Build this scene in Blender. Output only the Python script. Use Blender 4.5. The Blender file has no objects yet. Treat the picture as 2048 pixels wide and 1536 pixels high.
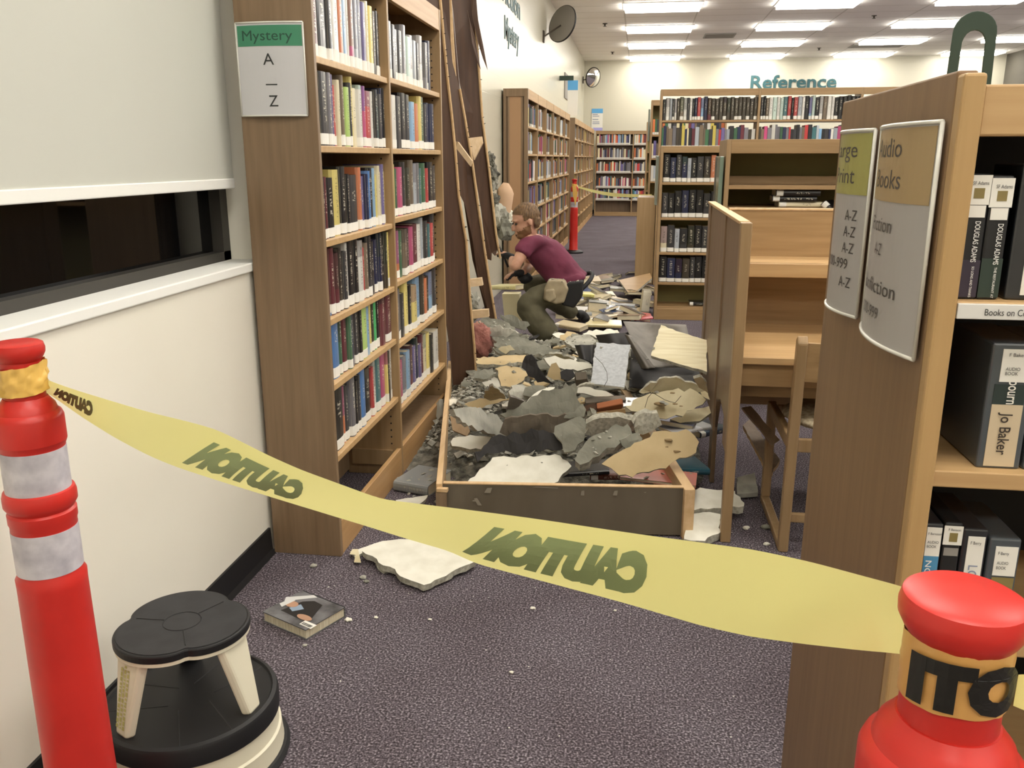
import bpy, bmesh, math, random
from mathutils import Vector, Matrix, noise
random.seed(7)
C = bpy.context.scene.collection
SC = bpy.context.scene
# ------------------------------------------------------------------ camera
CH = 1.40; PITCH = math.radians(14.75); YAW = math.radians(8.2); FPX = 1715.0
cd = bpy.data.cameras.new('camera'); cam = bpy.data.objects.new('camera', cd); C.objects.link(cam)
cam.location = (0, 0, CH); cam.rotation_euler = (math.pi/2 - PITCH, 0, YAW)
cd.sensor_fit = 'HORIZONTAL'; cd.sensor_width = 36.0; cd.lens = FPX*36.0/2048.0
cd.clip_start = 0.05; cd.clip_end = 80
SC.camera = cam
# ------------------------------------------------------------------ world, exposure
w = bpy.data.worlds.new('world'); SC.world = w; w.use_nodes = True
w.node_tree.nodes['Background'].inputs[0].default_value = (0.004, 0.005, 0.008, 1)
w.node_tree.nodes['Background'].inputs[1].default_value = 1.0
SC.view_settings.view_transform = 'Standard'; SC.view_settings.look = 'None'
SC.view_settings.exposure = 0.82; SC.view_settings.gamma = 1.0
SC.view_settings.use_curve_mapping = False
LAMP = 9.5            # emission of the fluorescent diffusers
LAMP_COL = (1.0, 0.955, 0.87)
# ------------------------------------------------------------------ picture ray -> point in the room
_f = Vector((-math.sin(YAW)*math.cos(PITCH), math.cos(YAW)*math.cos(PITCH), -math.sin(PITCH)))
_r = Vector((math.cos(YAW), math.sin(YAW), 0)); _d = _f.cross(_r)
O = Vector((0, 0, CH))
def ray(px, py): return (_r*(px-1024) + _d*(py-768) + _f*FPX)
def atz(px, py, z=0.0): r = ray(px, py); return O + r*((z-CH)/r.z)
def aty(px, py, y): r = ray(px, py); return O + r*(y/r.y)
def atx(px, py, x): r = ray(px, py); return O + r*(x/r.x)
def atp(px, py, p, n): r = ray(px, py); return O + r*((p-O).dot(n)/r.dot(n))
def atd(px, py, d): return O + ray(px, py)*(d/FPX)

def lin(h):
    if isinstance(h, str):
        h = h.lstrip('#'); c = [int(h[i:i+2], 16)/255 for i in (0, 2, 4)]
    else: c = h
    return tuple(((v/12.92) if v <= .04045 else ((v+.055)/1.055)**2.4) for v in c) + (1,)

# ------------------------------------------------------------------ materials
MATS = {}
def mat(name, col, rough=.6, metal=0, spec=.5, coat=0, build=None, emis=None, alpha=None, trans=0):
    if name in MATS: return MATS[name]
    m = bpy.data.materials.new(name); m.use_nodes = True; MATS[name] = m
    nt = m.node_tree; b = nt.nodes['Principled BSDF']
    b.inputs['Base Color'].default_value = lin(col) if not (isinstance(col, tuple) and len(col) == 4) else col
    b.inputs['Roughness'].default_value = rough; b.inputs['Metallic'].default_value = metal
    b.inputs['Specular IOR Level'].default_value = spec
    if coat: b.inputs['Coat Weight'].default_value = coat; b.inputs['Coat Roughness'].default_value = .12
    if emis: b.inputs['Emission Color'].default_value = emis[0] + (1,); b.inputs['Emission Strength'].default_value = emis[1]
    if trans: b.inputs['Transmission Weight'].default_value = trans
    if build: build(nt, b)
    return m
def N(nt, t, **k):
    n = nt.nodes.new(t)
    for a, v in k.items():
        if a in n.inputs: n.inputs[a].default_value = v
        else: setattr(n, a, v)
    return n
def objco(nt, scale=(1, 1, 1), which='Object'):
    tc = N(nt, 'ShaderNodeTexCoord'); mp = N(nt, 'ShaderNodeMapping'); mp.inputs['Scale'].default_value = scale
    nt.links.new(tc.outputs[which], mp.inputs['Vector']); return mp.outputs['Vector']
def ramp(nt, fac, stops):
    r = N(nt, 'ShaderNodeValToRGB'); cr = r.color_ramp
    while len(cr.elements) < len(stops): cr.elements.new(.5)
    for e, (p, c) in zip(cr.elements, stops): e.position = p; e.color = lin(c) if isinstance(c, str) else c
    nt.links.new(fac, r.inputs['Fac']); return r.outputs['Color']
def noise_col(c1, c2, scale=(1, 1, 1), ns=5, detail=4, lo=.35, hi=.65, bump=0, bscale=None, dist=.002):
    def f(nt, b):
        v = objco(nt, scale); n = N(nt, 'ShaderNodeTexNoise', Scale=ns, Detail=detail); nt.links.new(v, n.inputs['Vector'])
        nt.links.new(ramp(nt, n.outputs['Fac'], [(lo, c1), (hi, c2)]), b.inputs['Base Color'])
        if bump:
            n2 = N(nt, 'ShaderNodeTexNoise', Scale=bscale or ns, Detail=6); nt.links.new(v, n2.inputs['Vector'])
            bp = N(nt, 'ShaderNodeBump', Strength=bump, Distance=dist); nt.links.new(n2.outputs['Fac'], bp.inputs['Height'])
            nt.links.new(bp.outputs['Normal'], b.inputs['Normal'])
    return f
def wood(name, c1, c2, grain='z', rough=.42):
    s = {'z': (26, 26, 1.6), 'y': (26, 1.6, 26), 'x': (1.6, 26, 26)}[grain]
    return mat(name, c1, rough, build=noise_col(c1, c2, s, 1.6, 6, .3, .72, .06, 3))
M_oak = wood('oak_vertical', '#a58965', '#957954', 'z')
M_oaky = wood('oak_along_aisle', '#bb9566', '#aa8454', 'y')
M_oakx = wood('oak_across', '#a98a62', '#94764f', 'x')
M_oakd = wood('oak_shaded', '#8b745a', '#786148', 'z')  # darker oak, with the shade on ends and backs put into its colour
M_oakl = wood('oak_light', '#c2a173', '#b39063', 'x')
M_oaklz = wood('oak_light_upright', '#b99868', '#ab8a5a', 'z')
M_walnut = wood('stained_board', '#523a29', '#432d20', 'z', .5)
M_raw = wood('raw_pine', '#cdb491', '#bda07a', 'x', .7)
M_pale = wood('pale_edge', '#d8b88d', '#c9a678', 'y', .6)
M_black = mat('black_plastic', '#1c1c1d', .5)
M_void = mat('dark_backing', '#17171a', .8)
M_white = mat('white_label', '#e6e4dc', .55)
M_page = mat('book_pages', '#d9cfb4', .8, build=noise_col('#e0d7bf', '#c4b899', (3, 90, 3), 3, 3))
M_pagey = mat('yellowed_pages', '#efe9a0', .8)
M_olive = mat('olive_back_panel', '#8f8658', .8)
M_metal = mat('grey_metal', '#9a9a98', .35, .8)
M_greymet = mat('dark_fasteners', '#4c453c', .5, .6)
M_paint = mat('cream_wall_paint', '#efebdd', .32, spec=.45, build=noise_col('#f0ecdf', '#eae6d7', (1, 1, 1), 1.2, 3, .3, .7, .05, 3, .01))

def wallblock(nt, b):
    v = objco(nt); sw = N(nt, 'ShaderNodeSeparateXYZ'); nt.links.new(v, sw.inputs[0])
    cb = N(nt, 'ShaderNodeCombineXYZ'); 
    ad = N(nt, 'ShaderNodeMath', operation='ADD'); nt.links.new(sw.outputs['X'], ad.inputs[0]); nt.links.new(sw.outputs['Y'], ad.inputs[1])
    nt.links.new(ad.outputs[0], cb.inputs['X']); nt.links.new(sw.outputs['Z'], cb.inputs['Y'])
    br = N(nt, 'ShaderNodeTexBrick', Scale=1.0); br.inputs['Brick Width'].default_value = .4; br.inputs['Row Height'].default_value = .2
    br.inputs['Mortar Size'].default_value = .004; br.inputs['Mortar Smooth'].default_value = .6
    nt.links.new(cb.outputs[0], br.inputs['Vector'])
    bp = N(nt, 'ShaderNodeBump', Strength=.3, Distance=.004); bp.invert = True
    nt.links.new(br.outputs['Fac'], bp.inputs['Height']); nt.links.new(bp.outputs['Normal'], b.inputs['Normal'])
M_block = mat('painted_block_wall', '#c9c5b3', .28, spec=.5, build=wallblock)
M_dkblock = mat('dark_brick_wall', '#5b574e', .8, build=wallblock)
def carpet(nt, b):
    v = objco(nt); n = N(nt, 'ShaderNodeTexNoise', Scale=170, Detail=3); nt.links.new(v, n.inputs['Vector'])
    n2 = N(nt, 'ShaderNodeTexNoise', Scale=3.0, Detail=4); nt.links.new(v, n2.inputs['Vector'])
    c1 = ramp(nt, n.outputs['Fac'], [(.36, '#373334'), (.48, '#565056'), (.56, '#6b656a'), (.66, '#a19ba0')])
    c2 = ramp(nt, n2.outputs['Fac'], [(.35, (.86, .81, .83, 1)), (.7, (1.07, 1.05, 1.08, 1))])
    mx = N(nt, 'ShaderNodeMix', data_type='RGBA', blend_type='MULTIPLY'); mx.inputs[0].default_value = 1
    nt.links.new(c1, mx.inputs[6]); nt.links.new(c2, mx.inputs[7]); nt.links.new(mx.outputs[2], b.inputs['Base Color'])
    bp = N(nt, 'ShaderNodeBump', Strength=.5, Distance=.004); nt.links.new(n.outputs['Fac'], bp.inputs['Height']); nt.links.new(bp.outputs['Normal'], b.inputs['Normal'])
M_carpet = mat('purple_grey_carpet', '#574f55', .95, spec=.15, build=carpet)
def ceil_tiles(nt, b):
    v = objco(nt); sp = N(nt, 'ShaderNodeSeparateXYZ'); nt.links.new(v, sp.inputs[0]); outs = []
    for ax, per, off in (('X', 1.2, .34), ('Y', .6, .17)):
        a = N(nt, 'ShaderNodeMath', operation='ADD'); a.inputs[1].default_value = off; nt.links.new(sp.outputs[ax], a.inputs[0])
        p = N(nt, 'ShaderNodeMath', operation='PINGPONG'); p.inputs[1].default_value = per/2; nt.links.new(a.outputs[0], p.inputs[0])
        l = N(nt, 'ShaderNodeMath', operation='LESS_THAN'); l.inputs[1].default_value = .012; nt.links.new(p.outputs[0], l.inputs[0]); outs.append(l)
    m = N(nt, 'ShaderNodeMath', operation='MAXIMUM'); nt.links.new(outs[0].outputs[0], m.inputs[0]); nt.links.new(outs[1].outputs[0], m.inputs[1])
    nt.links.new(ramp(nt, m.outputs[0], [(0, '#f5f2ed'), (1, '#d2cec6')]), b.inputs['Base Color'])
M_ceil = mat('ceiling_tile', '#d6d2cb', .9, build=ceil_tiles)
M_lamp = mat('lit_diffuser', '#ffffff', .6, emis=(LAMP_COL, LAMP))
M_vent = mat('vent_grey', '#8e8a84', .6)
M_teal = mat('teal_paint', '#255156', .5)
M_tealm = mat('green_metal_bookend', '#26392f', .45)
M_red = mat('orange_red_plastic', '#e0332a', .38, spec=.5, build=noise_col('#cf2f27', '#c22a23', (1, 1, 1), 9, 4))
M_refl = mat('white_reflective_band', '#c3bfc6', .4, build=noise_col('#cfcbd0', '#a9a5ae', (1, 1, 1), 30, 5, .35, .75))
def tapem(nt, b):
    b.inputs['Base Color'].default_value = lin('#f0e998'); 
    tr = N(nt, 'ShaderNodeBsdfTranslucent'); tr.inputs['Color'].default_value = lin('#f8f2a6')
    mx = N(nt, 'ShaderNodeMixShader'); mx.inputs[0].default_value = .42
    o = nt.nodes['Material Output']; nt.links.new(b.outputs[0], mx.inputs[1]); nt.links.new(tr.outputs[0], mx.inputs[2]); nt.links.new(mx.outputs[0], o.inputs[0])
M_tape = mat('yellow_barrier_film', '#f7f09a', .38, build=tapem)
M_tapeprint = mat('print_seen_through_film', '#8a9765', .5)
M_tapeblack = mat('black_print', '#191713', .45)
M_wrap = mat('wrapped_yellow_film', '#e8bc62', .35)
M_glassdk = mat('night_window_glass', '#0a0a0b', .03, spec=.5)
M_frame = mat('bronze_window_frame', '#3a3732', .5)
M_shade = mat('roller_shade_fabric', '#c6c7bd', .8)
M_hem = mat('shade_hem', '#eeeee8', .7)
M_rubber = mat('black_rubber', '#131315', .55)
M_almond = mat('almond_plastic', '#dcd6bf', .45)
M_pl = mat('white_plaster', '#e6e4d6', .85, build=noise_col('#eae8db', '#d9d6c6', (1, 1, 1), 14, 5, .3, .7, .2, 60, .001))
M_pledge = mat('broken_plaster_edge', '#a5a294', .95, build=noise_col('#c2bfb0', '#939082', (1, 1, 1), 70, 5, .3, .7, .6, 90, .004))
M_grey = mat('grey_render_coat', '#858478', .95, build=noise_col('#8f8e81', '#66655a', (1, 1, 1), 8, 8, .3, .72, .6, 40, .004))
M_greyl = mat('light_render_coat', '#b9b7a9', .95, build=noise_col('#c0beb1', '#8d8b81', (1, 1, 1), 10, 6, .3, .7, .5, 50, .003))
M_tan = mat('tan_wallboard_back', '#c2ac84', .85, build=noise_col('#c9b48b', '#b09b73', (1, 1, 1), 6, 5, .3, .7, .15, 50, .001))
M_tanl = mat('cream_wallboard', '#d8cdaa', .85, build=noise_col('#ddd3b2', '#c6b992', (1, 1, 1), 9, 5))
M_cream = mat('cream_wood_panel', '#ebe1bd', .6, build=noise_col('#efe6c4', '#dccfa4', (2, 30, 2), 2, 4))
M_tile = mat('pale_blue_grey_board', '#bfc3c6', .8, build=noise_col('#c6cacd', '#b2b6ba', (1, 1, 1), 60, 3))
M_paper = mat('grey_building_paper', '#85807a', .8, build=noise_col('#8d8881', '#746f69', (1, 1, 1), 7, 5))
M_paperb = mat('brown_building_paper', '#6d6356', .8, build=noise_col('#7b7163', '#5c5347', (1, 1, 1), 9, 5))
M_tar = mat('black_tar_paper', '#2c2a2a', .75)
M_bed = mat('rubble_grit', '#6c6a60', .97, build=noise_col('#8f8d80', '#3c3a35', (1, 1, 1), 22, 8, .32, .68, 1.0, 45, .02))
M_grit = mat('grit_chips', '#a19f92', .95, build=noise_col('#c2c0b4', '#77756a', (1, 1, 1), 12, 3))
M_insul = mat('pink_insulation', '#a96f66', .95, build=noise_col('#b57c70', '#8c564f', (1, 1, 1), 25, 6, .3, .7, 1, 50, .01))
M_foam = mat('beige_foam', '#cbaa8c', .85)
M_brick = mat('orange_block', '#a96945', .85)

def bookcover(nt, b):
    oi = N(nt, 'ShaderNodeObjectInfo'); v = objco(nt); sp = N(nt, 'ShaderNodeSeparateXYZ'); nt.links.new(v, sp.inputs[0])
    def mth(op, a, bb=None, cc=None):
        n = N(nt, 'ShaderNodeMath', operation=op)
        for i, q in enumerate((a, bb, cc)):
            if q is None: continue
            if isinstance(q, (int, float)): n.inputs[i].default_value = q
            else: nt.links.new(q, n.inputs[i])
        return n.outputs[0]
    rnd = oi.outputs['Random']; zz = sp.outputs['Z']; yy = sp.outputs['Y']
    # two-tone covers
    thr = mth('MULTIPLY_ADD', mth('FRACT', mth('MULTIPLY', rnd, 17.3)), .5, .25)
    two = mth('MULTIPLY', mth('GREATER_THAN', zz, thr), mth('GREATER_THAN', mth('FRACT', mth('MULTIPLY', rnd, 7.7)), .74))
    hs = N(nt, 'ShaderNodeHueSaturation', Saturation=.8); hs.inputs['Value'].default_value = .55
    nt.links.new(mth('MULTIPLY_ADD', mth('FRACT', mth('MULTIPLY', rnd, 3.3)), .3, .35), hs.inputs['Hue']); nt.links.new(oi.outputs['Color'], hs.inputs['Color'])
    mx = N(nt, 'ShaderNodeMix', data_type='RGBA'); nt.links.new(two, mx.inputs[0]); nt.links.new(oi.outputs['Color'], mx.inputs[6]); nt.links.new(hs.outputs[0], mx.inputs[7])
    # broken lettering down the spine
    cb = N(nt, 'ShaderNodeCombineXYZ'); nt.links.new(mth('MULTIPLY', yy, 3.0), cb.inputs[0]); nt.links.new(mth('MULTIPLY', zz, 46.0), cb.inputs[1]); nt.links.new(mth('MULTIPLY', rnd, 91.0), cb.inputs[2])
    ns = N(nt, 'ShaderNodeTexNoise', Scale=1.0, Detail=1); nt.links.new(cb.outputs[0], ns.inputs['Vector'])
    t = mth('GREATER_THAN', ns.outputs['Fac'], .555)
    t = mth('MULTIPLY', t, mth('LESS_THAN', mth('ABSOLUTE', yy), .15)); 
    t = mth('MULTIPLY', t, mth('GREATER_THAN', zz, mth('MULTIPLY_ADD', rnd, .25, .25))); t = mth('MULTIPLY', t, mth('LESS_THAN', zz, mth('MULTIPLY_ADD', rnd, -.2, .93)))
    t = mth('MULTIPLY', t, .6)
    lum = N(nt, 'ShaderNodeRGBToBW'); nt.links.new(oi.outputs['Color'], lum.inputs[0])
    tc = ramp(nt, lum.outputs[0], [(.22, '#e8e2cc'), (.34, '#3a3230')])
    m2 = N(nt, 'ShaderNodeMix', data_type='RGBA'); nt.links.new(t, m2.inputs[0]); nt.links.new(mx.outputs[2], m2.inputs[6]); nt.links.new(tc, m2.inputs[7])
    nt.links.new(m2.outputs[2], b.inputs['Base Color'])
M_book = mat('jacketed_book_cover', '#777777', .3, coat=.35, build=bookcover)
def attrcol(nt, b):
    a = N(nt, 'ShaderNodeAttribute'); a.attribute_name = 'col'; nt.links.new(a.outputs['Color'], b.inputs['Base Color'])
M_attr = mat('many_coloured_spines', '#777777', .45, build=attrcol)
def plaincol(nt, b):
    oi = N(nt, 'ShaderNodeObjectInfo'); nt.links.new(oi.outputs['Color'], b.inputs['Base Color'])
M_oc = mat('dust_jacket_plain', '#777777', .45, build=plaincol)

# ------------------------------------------------------------------ mesh helpers
def wloc(o):
    v = Vector((0, 0, 0))
    while o is not None: v += o.location; o = o.parent
    return v
def tag(o, label=None, cat=None, group=None, kind=None):
    if label: o['label'] = label
    if cat: o['category'] = cat
    if group: o['group'] = group
    if kind: o['kind'] = kind
    return o
def empty(name, loc, label, cat, group=None, rz=0):
    o = bpy.data.objects.new(name, None); o.empty_display_size = .1; C.objects.link(o); o.location = loc; o.rotation_euler.z = rz
    return tag(o, label, cat, group)
class MB:
    def __init__(s): s.v = []; s.f = []; s.m = []
    def add(s, vs, fs, mi=0):
        n = len(s.v); s.v += [Vector(v) for v in vs]; s.f += [tuple(i+n for i in f) for f in fs]; s.m += [mi]*len(fs); return s
    def box(s, x0, x1, y0, y1, z0, z1, mi=0, M=None):
        vs = [Vector((x, y, z)) for z in (z0, z1) for y in (y0, y1) for x in (x0, x1)]
        if M: vs = [M @ v for v in vs]
        return s.add(vs, [(0, 2, 3, 1), (4, 5, 7, 6), (0, 1, 5, 4), (1, 3, 7, 5), (3, 2, 6, 7), (2, 0, 4, 6)], mi)
    def prism(s, pts, off, mi=0, mside=None):
        n = len(pts); off = Vector(off); a = [Vector(p) for p in pts]
        k = len(s.v); s.v += a + [p+off for p in a]
        s.f.append(tuple(k+i for i in range(n))); s.m.append(mi)
        s.f.append(tuple(k+n+i for i in reversed(range(n)))); s.m.append(mi)
        for i in range(n): s.f.append((k+i, k+n+i, k+n+(i+1) % n, k+(i+1) % n)); s.m.append(mi if mside is None else mside)
        return s
    def lathe(s, prof, c=(0, 0, 0), seg=32, mi=0, sx=1, sy=1):
        c = Vector(c); k = len(s.v)
        for r, z in prof:
            for i in range(seg):
                a = 2*math.pi*i/seg; s.v.append(c+Vector((r*math.cos(a)*sx, r*math.sin(a)*sy, z)))
        for j in range(len(prof)-1):
            for i in range(seg):
                s.f.append((k+j*seg+i, k+j*seg+(i+1) % seg, k+(j+1)*seg+(i+1) % seg, k+(j+1)*seg+i)); s.m.append(mi)
        s.f.append(tuple(k+i for i in reversed(range(seg)))); s.m.append(mi)
        s.f.append(tuple(k+(len(prof)-1)*seg+i for i in range(seg))); s.m.append(mi)
        return s
    def tube(s, pts, r, seg=8, mi=0):
        pts = [Vector(p) for p in pts]; k = len(s.v); n = len(pts)
        rr = r if isinstance(r, (list, tuple)) else [r]*n
        for i, p in enumerate(pts):
            t = (pts[min(i+1, n-1)]-pts[max(i-1, 0)]).normalized(); u = t.orthogonal().normalized() if i == 0 else (u-t*u.dot(t)).normalized(); v = t.cross(u)
            for j in range(seg):
                a = 2*math.pi*j/seg; s.v.append(p+(u*math.cos(a)+v*math.sin(a))*rr[i])
        for i in range(n-1):
            for j in range(seg): s.f.append((k+i*seg+j, k+i*seg+(j+1) % seg, k+(i+1)*seg+(j+1) % seg, k+(i+1)*seg+j)); s.m.append(mi)
        s.f.append(tuple(k+j for j in reversed(range(seg)))); s.f.append(tuple(k+(n-1)*seg+j for j in range(seg))); s.m += [mi, mi]
        return s
    def build(s, name, mats, parent=None, smooth=False, bevel=0, local=False, fixn=True):
        me = bpy.data.meshes.new(name); off = Vector((0, 0, 0)) if (local or parent is None) else wloc(parent)
        me.from_pydata([v-off for v in s.v], [], s.f)
        for m in (mats if isinstance(mats, (list, tuple)) else [mats]): me.materials.append(m)
        me.polygons.foreach_set('material_index', s.m)
        if fixn:
            bm = bmesh.new(); bm.from_mesh(me); bmesh.ops.recalc_face_normals(bm, faces=bm.faces); bm.to_mesh(me); bm.free()
        if smooth: me.polygons.foreach_set('use_smooth', [True]*len(me.polygons))
        me.update(); o = bpy.data.objects.new(name, me); C.objects.link(o)
        if parent: o.parent = parent
        if bevel:
            b = o.modifiers.new('bevel', 'BEVEL'); b.width = bevel; b.segments = 2; b.limit_method = 'ANGLE'; b.angle_limit = .6
        return o
def bx(name, x0, x1, y0, y1, z0, z1, m, parent=None, bevel=0, M=None):
    return MB().box(x0, x1, y0, y1, z0, z1, 0, M).build(name, m, parent, bevel=bevel)
def struct(o): o['kind'] = 'structure'; return o
def smoothby(o, ang=.7):
    me = o.data; bm = bmesh.new(); bm.from_mesh(me)
    for f in bm.faces: f.smooth = True
    for e in bm.edges:
        if len(e.link_faces) == 2 and e.calc_face_angle(0) > ang: e.smooth = False
    bm.to_mesh(me); bm.free(); return o
_tcache = {}
def textgeo(s, bold=0.0):
    k = (s, bold)
    if k in _tcache: return _tcache[k]
    cu = bpy.data.curves.new('t', 'FONT'); cu.body = s; cu.size = 1; cu.offset = bold; cu.resolution_u = 3
    o = bpy.data.objects.new('t', cu); C.objects.link(o); bpy.context.view_layer.update()
    me = bpy.data.meshes.new_from_object(o.evaluated_get(bpy.context.evaluated_depsgraph_get()))
    vs = [v.co.copy() for v in me.vertices]; fs = [tuple(p.vertices) for p in me.polygons]
    bpy.data.objects.remove(o); bpy.data.curves.remove(cu); bpy.data.meshes.remove(me)
    x0 = min(v.x for v in vs); x1 = max(v.x for v in vs); y1 = max(v.y for v in vs); y0 = min(v.y for v in vs)
    _tcache[k] = (vs, fs, x0, x1, y0, y1); return _tcache[k]
def text(s, m, parent, origin, xd, yd, h, width=None, bold=0., name='lettering', fn=None, lift=.0006, shear=0):
    """lettering with its lower left at origin; fn bends (u,v in metres) onto another surface"""
    vs, fs, x0, x1, y0, y1 = textgeo(s, bold); caph = .69 if y0 > -.05 else .69
    sc = h/caph; sx = (width/(x1-x0)) if width else sc
    xd = Vector(xd).normalized(); yd = Vector(yd).normalized(); nn = xd.cross(yd)
    mb = MB(); out = []
    for v in vs:
        u = (v.x-x0)*sx+shear*v.y*sc; t = v.y*sc
        out.append(fn(u, t) if fn else Vector(origin)+xd*u+yd*t+nn*lift)
    mb.add(out, fs); return mb.build(name, m, parent, fixn=False)
def plane_slab(pix, P, n, th, name, mats, label, cat, group=None, jag=.006, sub=1, rough=0., lumps=None, root=None, bevel=0, gscale=6, seed=None):
    """a broken sheet: its outline lies on the plane (P,n); it is th thick below that plane"""
    rn = random.Random(seed if seed is not None else sum(ord(c)*(i+1) for i, c in enumerate(label)))
    pts = [atp(px, py, P, n) for px, py in pix]
    out = []; rn_o = rn.uniform(0, 40)
    for i, p in enumerate(pts):
        q = pts[(i+1) % len(pts)]; d = q-p; L = d.length; k = max(1, int(L/.022)) if jag else 1
        side = d.cross(n).normalized()
        for j in range(k):
            t = j/k; out.append(p+d*t+(side*(rn.uniform(-jag, jag)*1.25+jag*1.6*noise.noise(p*7+Vector((t*9*L*3, rn_o, 0)))) if j else Vector((0, 0, 0))))
    cen = sum(out, Vector((0, 0, 0)))/len(out); up = n if n.z > 0 or (abs(n.z) < 1e-3 and n.y < 0) else -n
    me = bpy.data.meshes.new(name); bm = bmesh.new()
    top = [bm.verts.new(p-cen) for p in out]
    bot = [bm.verts.new(p-cen-up*th+Vector((rn.uniform(-1, 1), rn.uniform(-1, 1), 0))*jag*.7) for p in out]
    ft = bm.faces.new(top); fb = bm.faces.new(list(reversed(bot)))
    for i in range(len(top)):
        f = bm.faces.new((top[i], bot[i], bot[(i+1) % len(top)], top[(i+1) % len(top)])); f.material_index = 1 if len(mats) > 1 else 0
    if len(mats) > 2: fb.material_index = 2
    if rough:
        r = bmesh.ops.triangulate(bm, faces=[ft, fb])
        for _ in range(3):
            es = [e for e in bm.edges if e.calc_length() > .05]
            if not es: break
            bmesh.ops.subdivide_edges(bm, edges=es, cuts=1, use_grid_fill=False)
            bmesh.ops.triangulate(bm, faces=[f for f in bm.faces if len(f.verts) > 4])
        so = Vector((rn.uniform(0, 50), rn.uniform(0, 50), 0))
        for v in bm.verts:
            d = noise.noise((v.co+so)*gscale)*rough + noise.noise((v.co+so)*gscale*4)*rough*.35
            v.co += up*d
    bmesh.ops.recalc_face_normals(bm, faces=bm.faces)
    bm.to_mesh(me); bm.free()
    for m in mats: me.materials.append(m)
    o = bpy.data.objects.new(name, me); C.objects.link(o); o.location = cen
    tag(o, label, cat, group)
    if bevel:
        b = o.modifiers.new('bevel', 'BEVEL'); b.width = bevel; b.segments = 1; b.limit_method = 'ANGLE'
    return o
def tilt(pix, zb, zt, zr=0.0):
    ys = [p[1] for p in pix]; xs = [p[0] for p in pix]; cx = sum(xs)/len(xs)
    a = atz(cx, max(ys), zb); b = atz(cx, min(ys), zt)
    c = atz(max(xs), (max(ys)+min(ys))/2, (zb+zt)/2+zr)
    n = (b-a).cross(c-a).normalized()
    return a, n
def blob(name, c, r, m, label=None, cat=None, group=None, parent=None, amp=.3, sc=3, sub=3, seed=0, kind=None, flat=False):
    bm = bmesh.new(); bmesh.ops.create_icosphere(bm, subdivisions=sub, radius=1)
    s = Vector((seed*3.7, seed*1.3, 0)); r = Vector(r)
    for v in bm.verts:
        k = 1+amp*noise.noise(v.co*sc*.5+s)+amp*.5*noise.noise(v.co*sc+s)
        v.co = Vector((v.co.x*r.x, v.co.y*r.y, v.co.z*r.z))*k
    me = bpy.data.meshes.new(name); bm.to_mesh(me); bm.free(); me.materials.append(m)
    if not flat: me.polygons.foreach_set('use_smooth', [True]*len(me.polygons))
    o = bpy.data.objects.new(name, me); C.objects.link(o); o.location = Vector(c)-(wloc(parent) if parent else Vector((0, 0, 0)))
    if parent: o.parent = parent
    return tag(o, label, cat, group, kind)
ORD = ['first', 'second', 'third', 'fourth', 'fifth', 'sixth', 'seventh', 'eighth', 'ninth', 'tenth', 'eleventh', 'twelfth', 'thirteenth', 'fourteenth', 'fifteenth', 'sixteenth', 'seventeenth', 'eighteenth', 'nineteenth', 'twentieth', 'twenty-first', 'twenty-second', 'twenty-third', 'twenty-fourth', 'twenty-fifth', 'twenty-sixth', 'twenty-seventh', 'twenty-eighth', 'twenty-ninth', 'thirtieth'] + ['far-right']*30
# ================================================================== THE ROOM
YB = 22.8; XW = -1.45; XN = -1.29; ZC = 3.75; XR = 8.42; YF = -3.6
struct(bx('floor', XW-.3, XR+.2, YF, YB+.2, -.1, 0, M_carpet))
struct(bx('ceiling', XW-.3, XR+.2, YF, YB+.2, ZC, ZC+.1, M_ceil))
struct(bx('wall_back', XW-.3, XR+.2, YB, YB+.2, 0, ZC, M_block))
struct(bx('wall_right', XR, XR+.2, YF, YB, 0, ZC, M_dkblock))
struct(bx('wall_front', XW-.3, XR+.2, YF-.2, YF, 0, ZC, M_block))
# left wall: thick part with the long window near the camera, painted block beyond it (one wall)
WY0, WY1, WZ0, WZ1 = .1, 2.84, 1.06, 2.75
mb = MB()
mb.box(XW-.2, XN, YF, 3.0, 0, WZ0-.03); mb.box(XW-.2, XN, YF, 3.0, WZ1, ZC)
mb.box(XW-.2, XN, YF, WY0, WZ0-.03, WZ1); mb.box(XW-.2, XN, WY1, 3.0, WZ0-.03, WZ1)
mb.box(XW-.2, XW, 3.0, YB, 0, ZC, 1)
struct(mb.build('wall_left', [M_paint, M_block]))
# window
t = struct(bx('window_1', XN-.155, XN-.15, WY0, WY1, WZ0-.03, WZ1, M_glassdk))
mb = MB()
mb.box(XN-.16, XN-.11, WY0, WY1, WZ0-.03, WZ0+.03); mb.box(XN-.16, XN-.11, WY1-.05, WY1, WZ0, WZ1); mb.box(XN-.16, XN-.11, WY0, WY0+.05, WZ0, WZ1)
mb.box(XN-.158, XN-.112, .95, .99, WZ0, WZ1); mb.build('window_frame', M_frame, t)
bx('window_sill', XN-.11, XN+.012, WY0-.02, WY1+.0, WZ0-.03, WZ0, M_hem, t, .004)
sh = empty('roller_shade', (XN-.05, 1.4, 1.3), 'white fabric roller shade hanging over the dark window', 'window shade')
bx('fabric', XN-.051, XN-.048, WY0+.02, WY1-.065, 1.335, 2.7, M_shade, sh)
bx('hem_bar', XN-.056, XN-.043, WY0+.02, WY1-.065, 1.303, 1.335, M_hem, sh, .003)
mb = MB(); mb.tube([(XN-.05, WY0+.02, 2.7), (XN-.05, WY1-.065, 2.7)], .025, 12); mb.build('roller', M_shade, sh)
# black cove base along the near wall
mb = MB(); mb.prism([(XN, YF, 0), (XN+.022, YF, 0), (XN+.012, YF, .02), (XN+.008, YF, .1), (XN, YF, .1)], (0, 2.73-YF, 0))
struct(mb.build('baseboard_left', M_rubber))
struct(bx('baseboard_back', XW+.02, XR, YB-.012, YB, 0, .1, M_rubber))

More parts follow.
